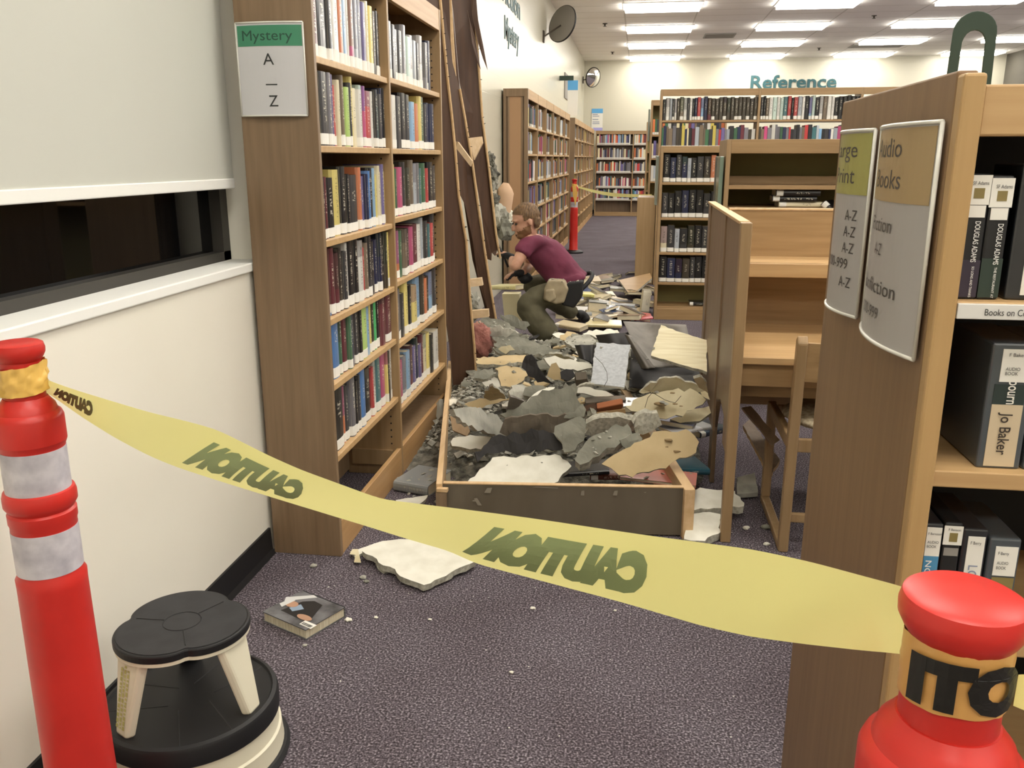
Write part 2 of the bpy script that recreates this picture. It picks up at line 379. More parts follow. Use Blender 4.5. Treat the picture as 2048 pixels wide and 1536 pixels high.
# ceiling lights: 4 columns, same pitch all the way over the camera
LX = [-.33, 2.05, 4.45, 6.85]; LY = [14.9 + 2.42*k for k in range(-7, 4)]
lt0 = None
colname = ['by the left wall', 'second from the left wall', 'third from the left wall', 'fourth from the left wall']
for ci, x in enumerate(LX):
    for ri, y in enumerate(LY):
        if y < -2.6: continue
        k = len(LY)-1-ri
        seen = ri >= 7
        rowt = ['nearest the back wall', 'second row from the back wall', 'third row from the back wall', 'fourth row from the back wall'][k] if k < 4 else 'overhead above the aisle'
        if lt0 is None:
            lt0 = empty('ceiling_light', (0, 0, ZC), 'x', 'ceiling light')
            mb = MB(); X0, X1, Y0, Y1 = 0, 1.2, -.31, .31; z0, z1 = ZC-.014, ZC
            mb.box(X0-.02, X1+.02, Y0-.02, Y0+.01, z0, z1); mb.box(X0-.02, X1+.02, Y1-.01, Y1+.02, z0, z1); mb.box(X0-.02, X0+.01, Y0+.01, Y1-.01, z0, z1); mb.box(X1-.01, X1+.02, Y0+.01, Y1-.01, z0, z1)
            fr = mb.build('frame', M_white, lt0); df = bx('diffuser', .01, 1.19, -.3, .3, ZC-.06, ZC-.002, M_lamp, lt0)  # diffuser shaped to drop below its frame so its sides brighten the ceiling
            L = lt0
        else:
            L = lt0.copy(); C.objects.link(L)
            for ch in (fr, df): c = ch.copy(); C.objects.link(c); c.parent = L
        L.location = (x, y, ZC)
        if k < 4: tag(L, 'lit fluorescent panel, column %s, %s' % (colname[ci], rowt), 'ceiling light', 'fluorescent ceiling panels')
        else: tag(L, 'lit fluorescent panel overhead, above the top edge of the photo', 'ceiling light', 'fluorescent panels above the frame')
def vent(x0, x1, y, lab):
    v = empty('ceiling_vent', ((x0+x1)/2, y, ZC), lab, 'air vent', 'ceiling air vents')
    mb = MB()
    for i in range(6): mb.box(x0+.03, x1-.03, y-.24+i*.09, y-.20+i*.09, ZC-.016, ZC-.006)
    mb.build('louvres', M_vent, v); mb = MB()
    for a in ((x0, x1, y-.3, y-.27), (x0, x1, y+.27, y+.3), (x0, x0+.03, y-.27, y+.27), (x1-.03, x1, y-.27, y+.27)): mb.box(*a, ZC-.018, ZC)
    mb.build('frame', M_vent, v)
vent(2.05, 3.25, 14.75, 'grey ceiling vent at the top edge of the photo, above the second light column')
vent(1.17, 1.77, 18.55, 'small square ceiling vent between the first two light columns')
vent(4.42, 5.5, 20.6, 'long grey ceiling vent between lights, right half of the photo')
for i, (x, y, l) in enumerate([(-.709, 16.68, 'small ceiling sprinkler head near the left wall, closer one'), (-.706, 21.0, 'small ceiling sprinkler head near the left wall, farther one'), (3.86, 16.43, 'small ceiling sprinkler head at right, closer one'), (3.82, 20.9, 'small ceiling sprinkler head above the wall lettering')]):
    s_ = MB().lathe([(.045, 0), (.045, -.008), (.02, -.012), (.012, -.04), (.03, -.045), (.03, -.05)], (0, 0, 0), 12).build('sprinkler_head', M_greymet, None)
    s_.location = (x, y, ZC); tag(s_, l, 'sprinkler', 'ceiling sprinklers')

# wall lettering and marks
tx = text('Reference', M_teal, None, (2.62, YB-.03, 3.05), (1, 0, 0), (0, 0, 1), .30, 2.02, .02, name='wall_lettering')
sol = tx.modifiers.new('s', 'SOLIDIFY'); sol.thickness = .03; tag(tx, 'teal word Reference in raised letters on the back wall', 'lettering')
tx = text('Mystery', M_teal, None, (XW+.006, 9.5, 2.62), (0, 1, 0), (0, 0, 1), .22, 1.1, .02, name='wall_lettering')
sol = tx.modifiers.new('s', 'SOLIDIFY'); sol.thickness = .02; tag(tx, 'dark teal raised letters on left wall, lower line', 'lettering')
tx = text('Fiction', M_teal, None, (XW+.006, 9.35, 2.97), (0, 1, 0), (0, 0, 1), .22, 1.35, .02, name='wall_lettering')
sol = tx.modifiers.new('s', 'SOLIDIFY'); sol.thickness = .02; tag(tx, 'dark teal raised letters on left wall, cut by the top edge', 'lettering')
def mirror(c, nrm, r, back, lab):
    m = empty('convex_mirror', c, lab, 'mirror'); n = Vector(nrm).normalized(); R = n.to_track_quat('Z', 'Y').to_matrix()
    def L(prof, nm, mt, seg=40):
        b = MB().lathe(prof, (0, 0, 0), seg); b.v = [R @ v for v in b.v]; o = b.build(nm, mt, m, local=True); smoothby(o, 1.0); return o
    L([(r, -.02), (r, 0), (r*.97, .012), (r*.96, 0)], 'rim', M_rubber)
    L([(r*.96, 0), (r*.8, .03), (r*.5, .055), (r*.2, .07), (.001, .073)], 'face', mat('mirror_face', '#e8e8e8', .06, 1.0))
    L([(.001, -.05), (r*.5, -.045), (r*.97, -.02)], 'back', M_vent)
    b = MB(); b.tube([Vector((0, 0, 0)), Vector(back)-Vector(c)], .012, 8); b.box(back[0]-c[0]-.01, back[0]-c[0]+.01, back[1]-c[1]-.05, back[1]-c[1]+.05, back[2]-c[2]-.08, back[2]-c[2]+.08)
    b.build('bracket', M_greymet, m, local=True)
mirror((-1.20, 13.6, 3.32), (.62, .74, -.25), .27, (XW+.01, 13.2, 3.1), 'round convex mirror on left wall seen from its dark back')
mirror((-1.18, 21.9, 3.28), (.72, -.65, -.2), .235, (XW+.01, 22.2, 3.25), 'round convex mirror in the far left corner, pale face showing')
# notice on the back wall
s = empty('wall_notice', (-1.1, YB, 2.35), 'white paper notice with blue header on the far back wall', 'sign')
bx('sheet', -1.245, -.965, YB-.012, YB-.004, 2.08, 2.61, M_white, s)
bx('header', -1.245, -.965, YB-.016, YB-.012, 2.5, 2.61, mat('blue_print', '#5aa5dc', .5), s)
bx('footer', -1.2, -.965, YB-.016, YB-.012, 2.08, 2.15, mat('lilac_print', '#a9a6e0', .5), s)
mb = MB(); rr = random.Random(3)
for z in (2.46, 2.42, 2.34, 2.28, 2.24): mb.box(-1.22, -1.22+rr.uniform(.1, .22), YB-.014, YB-.012, z, z+.018)
mb.build('text_lines', mat('grey_print', '#8a93a8', .6), s)
s = empty('hanging_sign', (-1.25, 15.8, 2.2), 'narrow white sign with blue top jutting above left wall bookcases', 'sign')
bx('panel', -1.30, -1.12, 15.9, 15.915, 2.13, 2.72, M_white, s); bx('header', -1.30, -1.12, 15.895, 15.9, 2.56, 2.72, mat('blue_print', '#5aa5dc', .5), s)
bx('bracket', -1.45, -1.20, 15.895, 15.92, 2.72, 2.80, M_tealm, s)
s = bx('switch_plate', XW, XW+.02, 16.9, 17.8, 2.5, 2.95, M_vent); tag(s, 'grey metal panel on left wall behind the blue sign', 'wall panel')

# ================================================================== BOOKCASES
def bookcase_x(name, xb, xf, ys, zs, z0, z1, label, cat='bookcase', end='plain', back=M_oakd, rail=.10, kick=.1, shelfm=M_oakl, openbase=False, mside=M_oak, cutbottom=None):
    """bookcase whose shelves face +x; ys = upright positions; zs = list (per bay) of shelf top heights"""
    t = empty(name, ((xb+xf)/2, ys[0], z0), label, cat)
    th = .022
    for i, y in enumerate(ys):
        a = bx('side_panel' if i in (0, len(ys)-1) else 'divider', xb, xf, y-(0 if i == 0 else th/2), y+(th if i == 0 else th/2), z0, z1, mside if i else M_oakd, t, .002)
        if i and ys[-1] < 6:
            mb = MB()
            for zz in [z0+.15+.032*k for k in range(int((z1-z0-.25)/.032))]:
                for xx in (xf-.045,):
                    mb.lathe([(.004, 0), (.004, .0015)], (0, 0, 0), 6)
                    for v in mb.v[-12:]: v.x, v.y, v.z = xx+v.x, y-th/2-.0004-v.z, zz+v.y
            h = mb.build('shelf_pin_holes', M_rubber, a); tag(h, kind='stuff')
    for i in range(len(ys)-1):
        a, b = ys[i]+(th if i == 0 else th/2), ys[i+1]-th/2
        for z in zs[i]: bx('shelf', xb+.008, xf-.006, a, b, z-.022, z, shelfm, t, .002)
        if rail: bx('top_rail', xf-.022, xf-.002, a, b, z1-rail, z1, M_oaky, t, .002)
        if kick:
            bx('kickboard', xf-.022, xf-.002, a, b, z0, z0+kick, M_oaky, t, .002)
    if back: bx('back_panel', xb, xb+.006, ys[0]+th, ys[-1]-th/2, z0+.02, z1, back, t)
    bx('top_board', xb, xf-.022, ys[0]+th, ys[-1]-th/2, z1-.022, z1, M_oaky, t)
    return t
ZA = [1.715, 1.44, 1.133, .866, .635, .372]; ZBb = [1.722, 1.44, 1.152, .879, .604, .306]
mys = bookcase_x('bookcase', -1.275, -1.02, [2.735, 3.585, 4.535], [ZA, ZBb], 0, 2.12, 'tall oak bookcase at left wall full of labelled mystery books', kick=.13, shelfm=M_oakl)
mb = MB(); mb.box(-1.25, -1.06, 3.56, 3.575, .05, .12); mb.build('base_cleat', M_oak, mys)
mb = MB(); mb.tube([(-1.15, 3.75, .03), (-1.12, 3.9, .29)], .008); mb.tube([(-1.19, 3.62, .03), (-1.16, 3.78, .29)], .008); mb.build('support_strut', M_rubber, mys)
bx('plinth_board', -1.24, -1.04, 3.62, 4.5, .1, .122, M_oakd, mys)
# sign on the end of the mystery bookcase
def curved_sign(xl, xr, zb, zt, y, bow, t):
    def P(u, v, e=0): # u 0..1 across, v 0..1 up
        return Vector((xl+(xr-xl)*u, y-.004-bow*(1-(2*u-1)**2)-e, zb+(zt-zb)*v))
    return P
s = empty('shelf_sign', (-1.157, 2.73, 1.67), 'white Mystery A to Z sign with green header on end of bookcase', 'sign')
P = curved_sign(-1.268, -1.048, 1.531, 1.808, 2.733, .012, 0)
def curve_sheet(P, name, m, parent, u0=0, u1=1, v0=0, v1=1, e=0, th=.002, n=12):
    mb = MB(); vs = []; fs = []
    for i in range(n+1):
        u = u0+(u1-u0)*i/n
        for v in (v0, v1):
            for ee in (e, e-th): vs.append(P(u, v, ee))
    for i in range(n):
        a = i*4; b = a+4
        fs += [(a, b, b+2, a+2), (a+1, a+3, b+3, b+1), (a, a+1, b+1, b), (a+2, b+2, b+3, a+3)]
    fs += [(0, 2, 3, 1), (n*4, n*4+1, n*4+3, n*4+2)]
    mb.add(vs, fs); return mb.build(name, m, parent)
curve_sheet(P, 'panel', mat('sign_white', '#c9c9cc', .35), s)
curve_sheet(P, 'header', mat('sign_green', '#3f8767', .4), s, .02, .98, .75, .97, .0008, .0007)
mb = MB()
for pts in ([P(0, v, .001) for v in (0, 1)], [P(1, v, .001) for v in (0, 1)], [P(u/8, 0, .001) for u in range(9)], [P(u/8, 1, .001) for u in range(9)]): mb.tube(pts, .0028, 6)
mb.build('edge_frame', mat('clear_edge', '#d9d8d0', .25), s, True)
W_ = .22; H_ = .277
M_ink = mat('sign_ink', '#2b2d2c', .5)
text('Mystery', mat('dark_green_ink', '#1f4a3a', .5), s, 0, (1, 0, 0), (0, 0, 1), .03, .165, 0, fn=lambda u, t: P((u+.022)/W_, .81+t/H_, .0012))
text('A', M_ink, s, 0, (1, 0, 0), (0, 0, 1), .034, .036, 0, fn=lambda u, t: P((u+.088)/W_, .55+t/H_, .001))
text('-', M_ink, s, 0, (1, 0, 0), (0, 0, 1), .05, .038, -.02, fn=lambda u, t: P((u+.092)/W_, .28+t/H_, .001))
text('Z', M_ink, s, 0, (1, 0, 0), (0, 0, 1), .034, .03, 0, fn=lambda u, t: P((u+.099)/W_, .10+t/H_, .001))

ZW = [1.73, 1.445, 1.15, .86, .6, .33]
ys1 = [9.3+.93*k for k in range(7)]
wc = bookcase_x('bookcase', -1.43, -1.17, ys1, [ZW]*6, 0, 2.1, 'oak wall bookcase of six bays beyond the crouching man', kick=.1)
# framed end panel of the wall case
mb = MB(); mb.box(-1.43, -1.40, 9.275, 9.3, 0, 2.1); mb.box(-1.21, -1.17, 9.275, 9.3, 0, 2.1); mb.box(-1.40, -1.21, 9.275, 9.3, 2.02, 2.1)
mb.box(-1.385, -1.365, 9.285, 9.3, 0, 2.02); mb.box(-1.245, -1.225, 9.285, 9.3, 0, 2.02); mb.build('end_frame', M_oakd, wc, bevel=.003)
bx('end_inset', -1.365, -1.245, 9.288, 9.3, 0, 2.02, mat('end_inset_wood', '#a98562', .6), wc)
ys2 = [15.5+.93*k for k in range(8)]
wc2 = bookcase_x('bookcase', -1.43, -1.13, ys2, [ZW]*7, 0, 2.08, 'long oak wall bookcase running from the orange post to the back corner', kick=.1)

def bookcase_y(name, x0s, yf, yb, zs, z1, label, cat='bookcase', back=M_olive, rail=.07, kick=.1, m=M_oak, shelfm=M_oakx, zbot=0, railm=None):
    """bookcase whose shelves face the camera (-y)"""
    t = empty(name, (x0s[0], yf, zbot), label, cat); th = .025
    for i, x in enumerate(x0s):
        bx('side_panel' if i in (0, len(x0s)-1) else 'divider', x-(0 if i == 0 else th/2), x+(th if i == 0 else th/2), yf, yb, zbot, z1, m, t, .002)
    for i in range(len(x0s)-1):
        a, b = x0s[i]+(th if i == 0 else th/2), x0s[i+1]-th/2
        for z in zs: bx('shelf', a, b, yf+.006, yb-.01, z-.022, z, shelfm, t, .002)
        if rail: bx('top_rail', a, b, yf+.002, yf+.022, z1-rail, z1, railm or M_oakx, t, .002)
        if kick: bx('kickboard', a, b, yf+.002, yf+.022, zbot, zbot+kick, M_oakx, t, .002)
    if back: bx('back_panel', x0s[0]+th, x0s[-1]-th/2, yb-.02, yb-.008, zbot+.03, z1-.02, back, t)
    bx('top_board', x0s[0]+th, x0s[-1]-th/2, yf+.022, yb, z1-.022, z1, M_oakx, t)
    return t
far = bookcase_y('bookcase', [-1.09, -.17, .75], 22.0, 22.3, [1.73, 1.385, 1.06, .70, .40], 2.05, 'long bookcase against the far back wall below the notice', back=M_oakd, rail=.08, shelfm=mat('shelf_pale_front', '#bfb7aa', .5))
low = bookcase_y('bookcase', [.175, 1.09, 2.0], 7.7, 8.0, [1.20, .90, .60, .335, .12], 1.5, 'lower oak bookcase with dark books and empty olive bottom shelf', rail=.055, kick=.1)
tall = bookcase_y('bookcase', [.20, 1.245, 2.29, 3.3], 9.9, 10.2, [1.80, 1.50, 1.2, .9, .6], 2.12, 'tall reference bookcase under the wall lettering, top shelves of books', rail=.07, back=None)
b2 = bookcase_y('bookcase', [.125, 1.1], 12.0, 12.35, [1.7, 1.4, 1.1, .8], 2.14, 'farther tall bookcase end seen left of the reference bookcase', rail=.07)
b3 = bookcase_y('bookcase', [.09, 1.0], 14.2, 14.5, [1.5, 1.2, .9], 1.95, 'farthest bookcase end with dark placard beside the aisle', rail=.07)
for c_, (x, y, z0, z1, lab) in enumerate([(.12, 12.08, 1.62, 2.03, 'grey sign holder high on the end of the farther tall bookcase'), (.17, 7.8, 1.0, 1.42, 'slim sign holder on the end of the lower bookcase')]):
    o = bx('sign_holder', x-.028, x-.003, y, y+.2, z0, z1, mat('clear_holder', '#8d958c', .2), bevel=.004); tag(o, lab, 'sign holder')
# empty olive-backed case behind the carrel
emp = bookcase_y('bookcase', [.47, 1.45], 5.0, 5.45, [1.255, 1.135], 1.5, 'olive-backed bookcase behind the study carrel, nearly empty shelf', rail=.075, kick=.1)
bx('shelf_lip', .495, 1.43, 5.28, 5.3, 1.255, 1.30, M_oakx, emp)
sh_ = empty('sign_holder', (.45, 5.2, 1.25), 'green tinted acrylic sign holder on end of olive-backed bookcase', 'sign holder')
bx('acrylic_panel', .440, .462, 5.02, 5.2, 1.13, 1.41, mat('green_acrylic', '#7d8f80', .15), sh_, .003)
bx('dark_card', .446, .466, 5.2, 5.4, 1.13, 1.41, mat('dark_card', '#2c3836', .4), sh_, .003)
# low end panel standing in the aisle behind the book pile
t = empty('end_panel', (.09, 10.0, 0), 'plain oak end panel of a low counter at the aisle mouth', 'counter')
bx('panel', -.01, .195, 9.95, 9.975, 0, .975, M_oak, t, .003); bx('body', -.0, .185, 9.975, 10.9, 0, .96, M_oakd, t, .003)
# ================================================================== BOOKS
COL = {'k': ('#1d1c20', 'black'), 'K': ('#3c3b3e', 'charcoal'), 'g': ('#77747a', 'grey'), 'w': ('#dedbd2', 'white'), 'c': ('#e2d6ae', 'cream'), 'b': ('#4a7fc0', 'blue'),
       'n': ('#232a4d', 'navy'), 'l': ('#86b1d6', 'light blue'), 't': ('#3f6f74', 'teal'), 'r': ('#c23a3a', 'red'), 'm': ('#6b2a35', 'maroon'), 'o': ('#cf7440', 'orange'),
       'y': ('#e3cf62', 'yellow'), 'p': ('#c24b7c', 'pink'), 'v': ('#6c6296', 'violet'), 'L': ('#a9cc5a', 'lime green'), 'G': ('#3f6b4a', 'green'), 'B': ('#7b6a56', 'brown'),
       's': ('#a9b0b8', 'silver grey'), 'E': ('#3bc468', 'bright green'), 'D': ('#453c2f', 'dark brown'), 'S': ('#bcd3c8', 'pale mint')}
def unit_cover():
    mb = MB(); o = [(-1, -.5), (-.10, -.5), (-.03, -.42), (-.008, -.28), (0, 0), (-.008, .28), (-.03, .42), (-.10, .5), (-1, .5)]
    i_ = [(-1, .44), (-.1, .44), (-.05, .36), (-.04, 0), (-.05, -.36), (-.1, -.44), (-1, -.44)]
    mb.prism([(x, y, 0) for x, y in o+i_], (0, 0, 1)); me = mb.build('u', M_book); return me
_uc = unit_cover(); ME_COVER = _uc.data; bpy.data.objects.remove(_uc)
_up = MB().box(-.97, -.045, -.44, .44, .015, .985).build('u', M_page); ME_PAGES = _up.data; bpy.data.objects.remove(_up)
mb = MB(); oo = [(-.16, -.515), (-.10, -.515), (-.025, -.43), (0, -.28), (.009, 0), (0, .28), (-.025, .43), (-.10, .515), (-.16, .515)]
ii = [(x-.012, y*.97) for x, y in reversed(oo)]
mb.prism([(x, y, .02) for x, y in oo+ii], (0, 0, .15)); _ul = mb.build('u', M_white); ME_LABEL = _ul.data; bpy.data.objects.remove(_ul)
def mk(name, me, parent=None):
    o = bpy.data.objects.new(name, me); C.objects.link(o); o.parent = parent; return o
def book(loc, rot, d, t, h, ck, label, group, lab=True, jit=.06, pages=None, col=None):
    o = mk('book', ME_COVER); o.location = loc; o.rotation_euler = rot; o.scale = (d, t, h)
    c = lin(col or COL[ck][0]); j = random.uniform(1-jit*2, 1+jit*2); g_ = .18*(c[0]*.3+c[1]*.6+c[2]*.1); o.color = tuple((v*.82+g_)*j*.92 for v in c[:3])+(1,)
    tag(o, label, 'book', group); p = mk('page_block', ME_PAGES, o)
    if pages: p = p; p.data = pages
    if lab: mk('spine_label', ME_LABEL, o)
    return o
def row(seq, axis, a0, a1, z, spine, group, place, hmin=.2, hmax=.245, fill=.97, d=.15, lab=.9, lean=None, sj=.006, lj=.15):
    """seq: colour letters with optional digit for relative width"""
    it = []; 
    for tok in seq.split(): it.append((tok[0], float(tok[1:]) if len(tok) > 1 else 1.0))
    tot = sum(x[1] for x in it); W = (a1-a0)*fill; a = a0+.004; n = len(it)
    for i, (ck, wd) in enumerate(it):
        t = W*wd/tot; hh = random.uniform(hmin, hmax); dd = d+random.uniform(-.015, .01)
        s = spine+random.uniform(-sj, sj)
        cn = COL[ck][1]; adj = 'wide ' if wd >= 1.6 else ('slim ' if wd <= .7 else '')
        lb = '%s%s book, %s from left, %s' % (adj, cn, ORD[i], place)
        if axis == 'y': loc = (s, a+t/2, z); rot = (0, 0, 0)
        else: loc = (a+t/2, s, z); rot = (0, 0, -math.pi/2)
        if lean and lean[0] <= i <= lean[1]:
            rot = (rot[0]+(lean[2] if axis == 'y' else 0), (lean[2] if axis == 'x' else 0), rot[2])
            rot = (lean[2], 0, rot[2])
        book(loc, rot, dd, t*.965, hh, ck, lb, group, random.random() < lab)
        a += t
RA = ['g1 m1.1 k1.9 K.8 w1.6 o1 l1 w.6 p1 s1 n1.3 v1 c.7 y1.1 D1 K.7 K.8',
      'b.8 L.6 K1.8 g.8 v.6 r.6 c.7 D.7 B.7 L1.1 K.6 y.6 c1.2 w.9 S.8 p.7 r1.8 w.7 K.6 t.6 K1 n.6 k.6',
      't.8 n.7 m.7 k1.7 y1.6 k1.4 k.7 K2.4 o.8 v1 n.6 b.7 k1 l.8 y.6 c.7 c.6 v.8 y.6',
      'k1 k.9 m1 m.9 D1 K.8 w.5 k1.4 k1 w1.4 r.5 B.8 K1 K1.1 n1.1 n.9 k1 D.8 y.6',
      'k1 D.7 b1.7 G.7 m1.2 G.7 n1 K.9 k.9 L1.6 l.9 y.5 D.9 E.8 k.9 m1.4 m1.9',
      'D.9 k2.3 o.5 K1 g1 k.8 K.7 b1.2 k1.9 r.6 w.7 t1.4 p1.5 y.3 D.9 w.9']
RB = ['L.9 s.6 K.8 K.8 k1 g.8 S1 w.9 s.9 K.7 w1 g.8 n.7 n.8',
      'o1.1 w.8 K1 k1 K.9 l.8 o.8 y.6 G.9 K.6 n.7 n.8',
      'y1.6 G.6 p1 K.7 D1.1 B.7 s.8 g.9 t.7 G1 r.8 k1.4 K1.2',
      'G.9 t.6 o.7 G.8 B.9 D.9 p.8 m1.6 w1.1 s.6 K1.1 t.8 r1 K1',
      'g2 K.8 y1 k.8 y1.3 l1.3 D.8 o1 k.8 l1.2 K1',
      'r.6 p1.1 s.9 l1 m.8 v.8 n.7 v.8 m.6 c1 y.8 K.8 w1.6']
for r in range(6):
    row(RA[r], 'y', 2.757, 3.575, ZA[r], -1.045 if r != 1 else -1.04, 'mystery books, near bay', '%s shelf down, near bay of mystery bookcase' % ORD[r], hmin=.2 if r else .235, hmax=.245 if r else .262, d=.155, fill=.985)
    row(RB[r], 'y', 3.60, 4.51, ZBb[r], -1.045, 'mystery books, far bay', '%s shelf down, far bay of mystery bookcase' % ORD[r], fill=.93 if r != 2 else .985, d=.155)
RL = ['k1 n.9 K.8 n.8 s.6 k.8 K1 D1 o.8 D.8 K.9 s.7 t1 m1 r.9 K1 k1', 'K.8 k.8 k.9 n.9 k.9 k.9 K.9 k.9 k.9 B.7 k.8 K.8 w.6 k1 k1', 'c.8 K.8 s.6 K.9 D.8 k.8 K.8 D.9 s.7 b.6 c.8 n1 k1 K1', 'k.9 n1 n.8 D.9 K.6 k.8 k.9 n.8 K.7 k.5 k.8 K1 k1 k1']
for r in range(4): row(RL[r], 'x', .2, 1.07, [1.20, .90, .60, .335][r], 7.73, 'dark books on the lower bookcase', '%s shelf down, lower bookcase with olive bottom' % ORD[r], hmin=.2, hmax=.235, fill=1, d=.17, lab=1, sj=.003)
RT = ['K.8 w1 s.7 K.6 w.6 D.8 B1 w.9 K.7 w.7 k.6 n.7 r.9 l.8 n1 m1 D1 D1 D1 D1 D1 D1 D1 D1 D1 D1 D1 D1', 'K.7 k.6 B.8 w.9 S1 w.8 S.8 t1 r.9 k.6 r1 s1 w.7 k1 l.7 S.8 k1 w.9 B1 w1 w.7 k1 k1 k1 k1 k1 k1']
for i in range(2): row(RT[i], 'x', [.225, 1.26][i], [1.23, 2.275][i], 1.80, 9.93, 'volumes on the top reference shelf', 'top shelf, %s bay of tall reference bookcase' % ['left', 'middle'][i], hmin=.22, hmax=.245, fill=1, d=.19, lab=.6, sj=.003)
# every other shelved book, far too many to count one by one: one object
V = []; F = []; CO = []
def sbox(x0, x1, y0, y1, z0, z1, c):
    k = len(V); V.extend([(x, y, z) for z in (z0, z1) for y in (y0, y1) for x in (x0, x1)])
    for f in [(0, 2, 3, 1), (4, 5, 7, 6), (0, 1, 5, 4), (1, 3, 7, 5), (3, 2, 6, 7), (2, 0, 4, 6)]: F.append(tuple(i+k for i in f)); CO.append(c)
PAL = [lin(COL[k][0]) for k in 'kkKKKggnnwwcsBDDtrmoylvGp']; PALD = [lin(COL[k][0]) for k in 'kkkKKnnDt']; LBL = lin('#dcd9d0')
rs = random.Random(11)
def fillrow(axis, a0, a1, z, sp, dep, pal, sgn=1, full=1.0, hm=(.19, .24)):
    a = a0+.005; end = a0+(a1-a0)*full
    while a < end-.03:
        t = rs.uniform(.018, .045); h = rs.uniform(*hm); c = rs.choice(pal); j = rs.uniform(.75, 1.2); c = (c[0]*j, c[1]*j, c[2]*j, 1); e = rs.uniform(-.008, .006)
        if axis == 'y': sbox(sp-dep, sp+e, a, a+t*.94, z, z+h, c); sbox(sp+e, sp+e+.0012, a, a+t*.94, z+.005, z+.035, LBL)
        else: sbox(a, a+t*.94, sp-e, sp+dep, z, z+h, c); sbox(a, a+t*.94, sp-e-.0012, sp-e, z+.005, z+.035, LBL)
        a += t
for i in range(6):
    for z in ZW: fillrow('y', ys1[i]+.015, ys1[i+1]-.015, z, -1.2, .14, PAL, full=rs.choice([.75, .9, .97, 1]))
for i in range(7):
    for z in ZW[:5]: fillrow('y', ys2[i]+.015, ys2[i+1]-.015, z, -1.17, .14, PAL, full=rs.choice([.7, .9, .97, 1]))
PALF = [lin(COL[k][0]) for k in 'KggnwwwcccsBDtrmoolvp']
for x0, x1 in ((-1.06, -.19), (-.15, .72)):
    for z in (1.73, 1.385, 1.06, .70, .40): fillrow('x', x0, x1, z, 22.03, .2, PALF, full=rs.choice([.9, .97, 1]), hm=(.2, .27))
for x0, x1 in ((.225, 1.23), (1.26, 2.275)): fillrow('x', x0, x1, 1.50, 9.93, .2, PAL, hm=(.2, .25))
fillrow('x', 2.31, 3.27, 1.8, 9.93, .2, PAL)
fillrow('x', 1.11, 1.97, 1.2, 7.73, .2, PALD); fillrow('x', 1.11, 1.97, .9, 7.73, .2, PALD)
for z in (1.7, 1.4, 1.1): fillrow('x', .15, 1.08, z, 12.03, .2, PAL)
me = bpy.data.meshes.new('shelved_books'); me.from_pydata(V, [], F); at_ = me.attributes.new('col', 'FLOAT_COLOR', 'FACE')
at_.data.foreach_set('color', [x for c in CO for x in c]); me.materials.append(M_attr)
o = bpy.data.objects.new('shelved_books', me); C.objects.link(o); tag(o, 'hundreds of labelled books on all the farther wall and reference bookcases', 'books', None, 'stuff')
# lying stack behind the carrel
def lying(x, y, z, L, d, t, yaw, ck, label, group=None, lab=True, tl=(0, 0), col=None, pages=None):
    """book lying flat: spine towards the camera, length L along x"""
    p = Vector((x, y, z))
    M = Matrix.Translation(p) @ Matrix.Rotation(yaw, 4, 'Z') @ Matrix.Rotation(tl[0], 4, 'X') @ Matrix.Rotation(tl[1], 4, 'Y') @ Matrix(((0, 0, 1, 0), (-1, 0, 0, 0), (0, -1, 0, 0), (0, 0, 0, 1)))
    o = book((0, 0, 0), (0, 0, 0), d, t, L, ck, label, group, lab, col=col, pages=pages); o.matrix_world = M @ Matrix.Diagonal((d, t, L, 1)); return o
G4 = None
lying(.78, 5.06, 1.150, .24, .16, .03, .03, 'c', 'pale book lying at the bottom of stack behind the carrel')
lying(.74, 5.05, 1.1815, .24, .16, .031, -.03, 'k', 'black book with white label lying in middle of stack behind carrel')
lying(.755, 5.03, 1.2135, .24, .16, .034, .02, 'k', 'black labelled book lying on top of stack behind the carrel')
lying(1.01, 5.05, 1.16, .2, .15, .035, -.5, 'k', 'dark book leaning against the right end of the stack behind carrel', tl=(0, .7))
# ================================================================== FOREGROUND CASE AT RIGHT
t = empty('bookcase', (.40, 1.2, 0), 'light oak bookcase at right edge holding black audiobook cases', 'bookcase')
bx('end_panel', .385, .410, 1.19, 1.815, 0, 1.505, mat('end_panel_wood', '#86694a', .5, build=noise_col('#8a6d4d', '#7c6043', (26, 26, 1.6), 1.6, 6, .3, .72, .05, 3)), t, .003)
bx('front_stile', .385, .412, 1.163, 1.19, 0, 1.500, M_oaklz, t, .004)
bx('top_rail', .412, 1.5, 1.172, 1.19, 1.426, 1.487, M_oakl, t, .003)
bx('top_board', .410, 1.5, 1.19, 1.80, 1.465, 1.487, M_oakl, t, .002)
for z, th in ((1.221, .022), (.989, .024), (.738, .024), (.49, .024), (.25, .024)): bx('shelf', .410, 1.5, 1.170, 1.49, z-th, z, M_oakl, t, .002)
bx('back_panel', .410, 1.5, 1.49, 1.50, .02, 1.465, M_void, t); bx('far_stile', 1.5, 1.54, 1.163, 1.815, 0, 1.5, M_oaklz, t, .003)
lb = bx('label_holder', .413, .78, 1.165, 1.170, 1.199, 1.219, mat('shelf_label', '#d9d8d4', .3), t, .001)
text('Books on Compact Disc', M_ink, lb, (.446, 1.1645, 1.2045), (1, 0, 0), (0, 0, 1), .0085, .094, 0, lift=.0004)
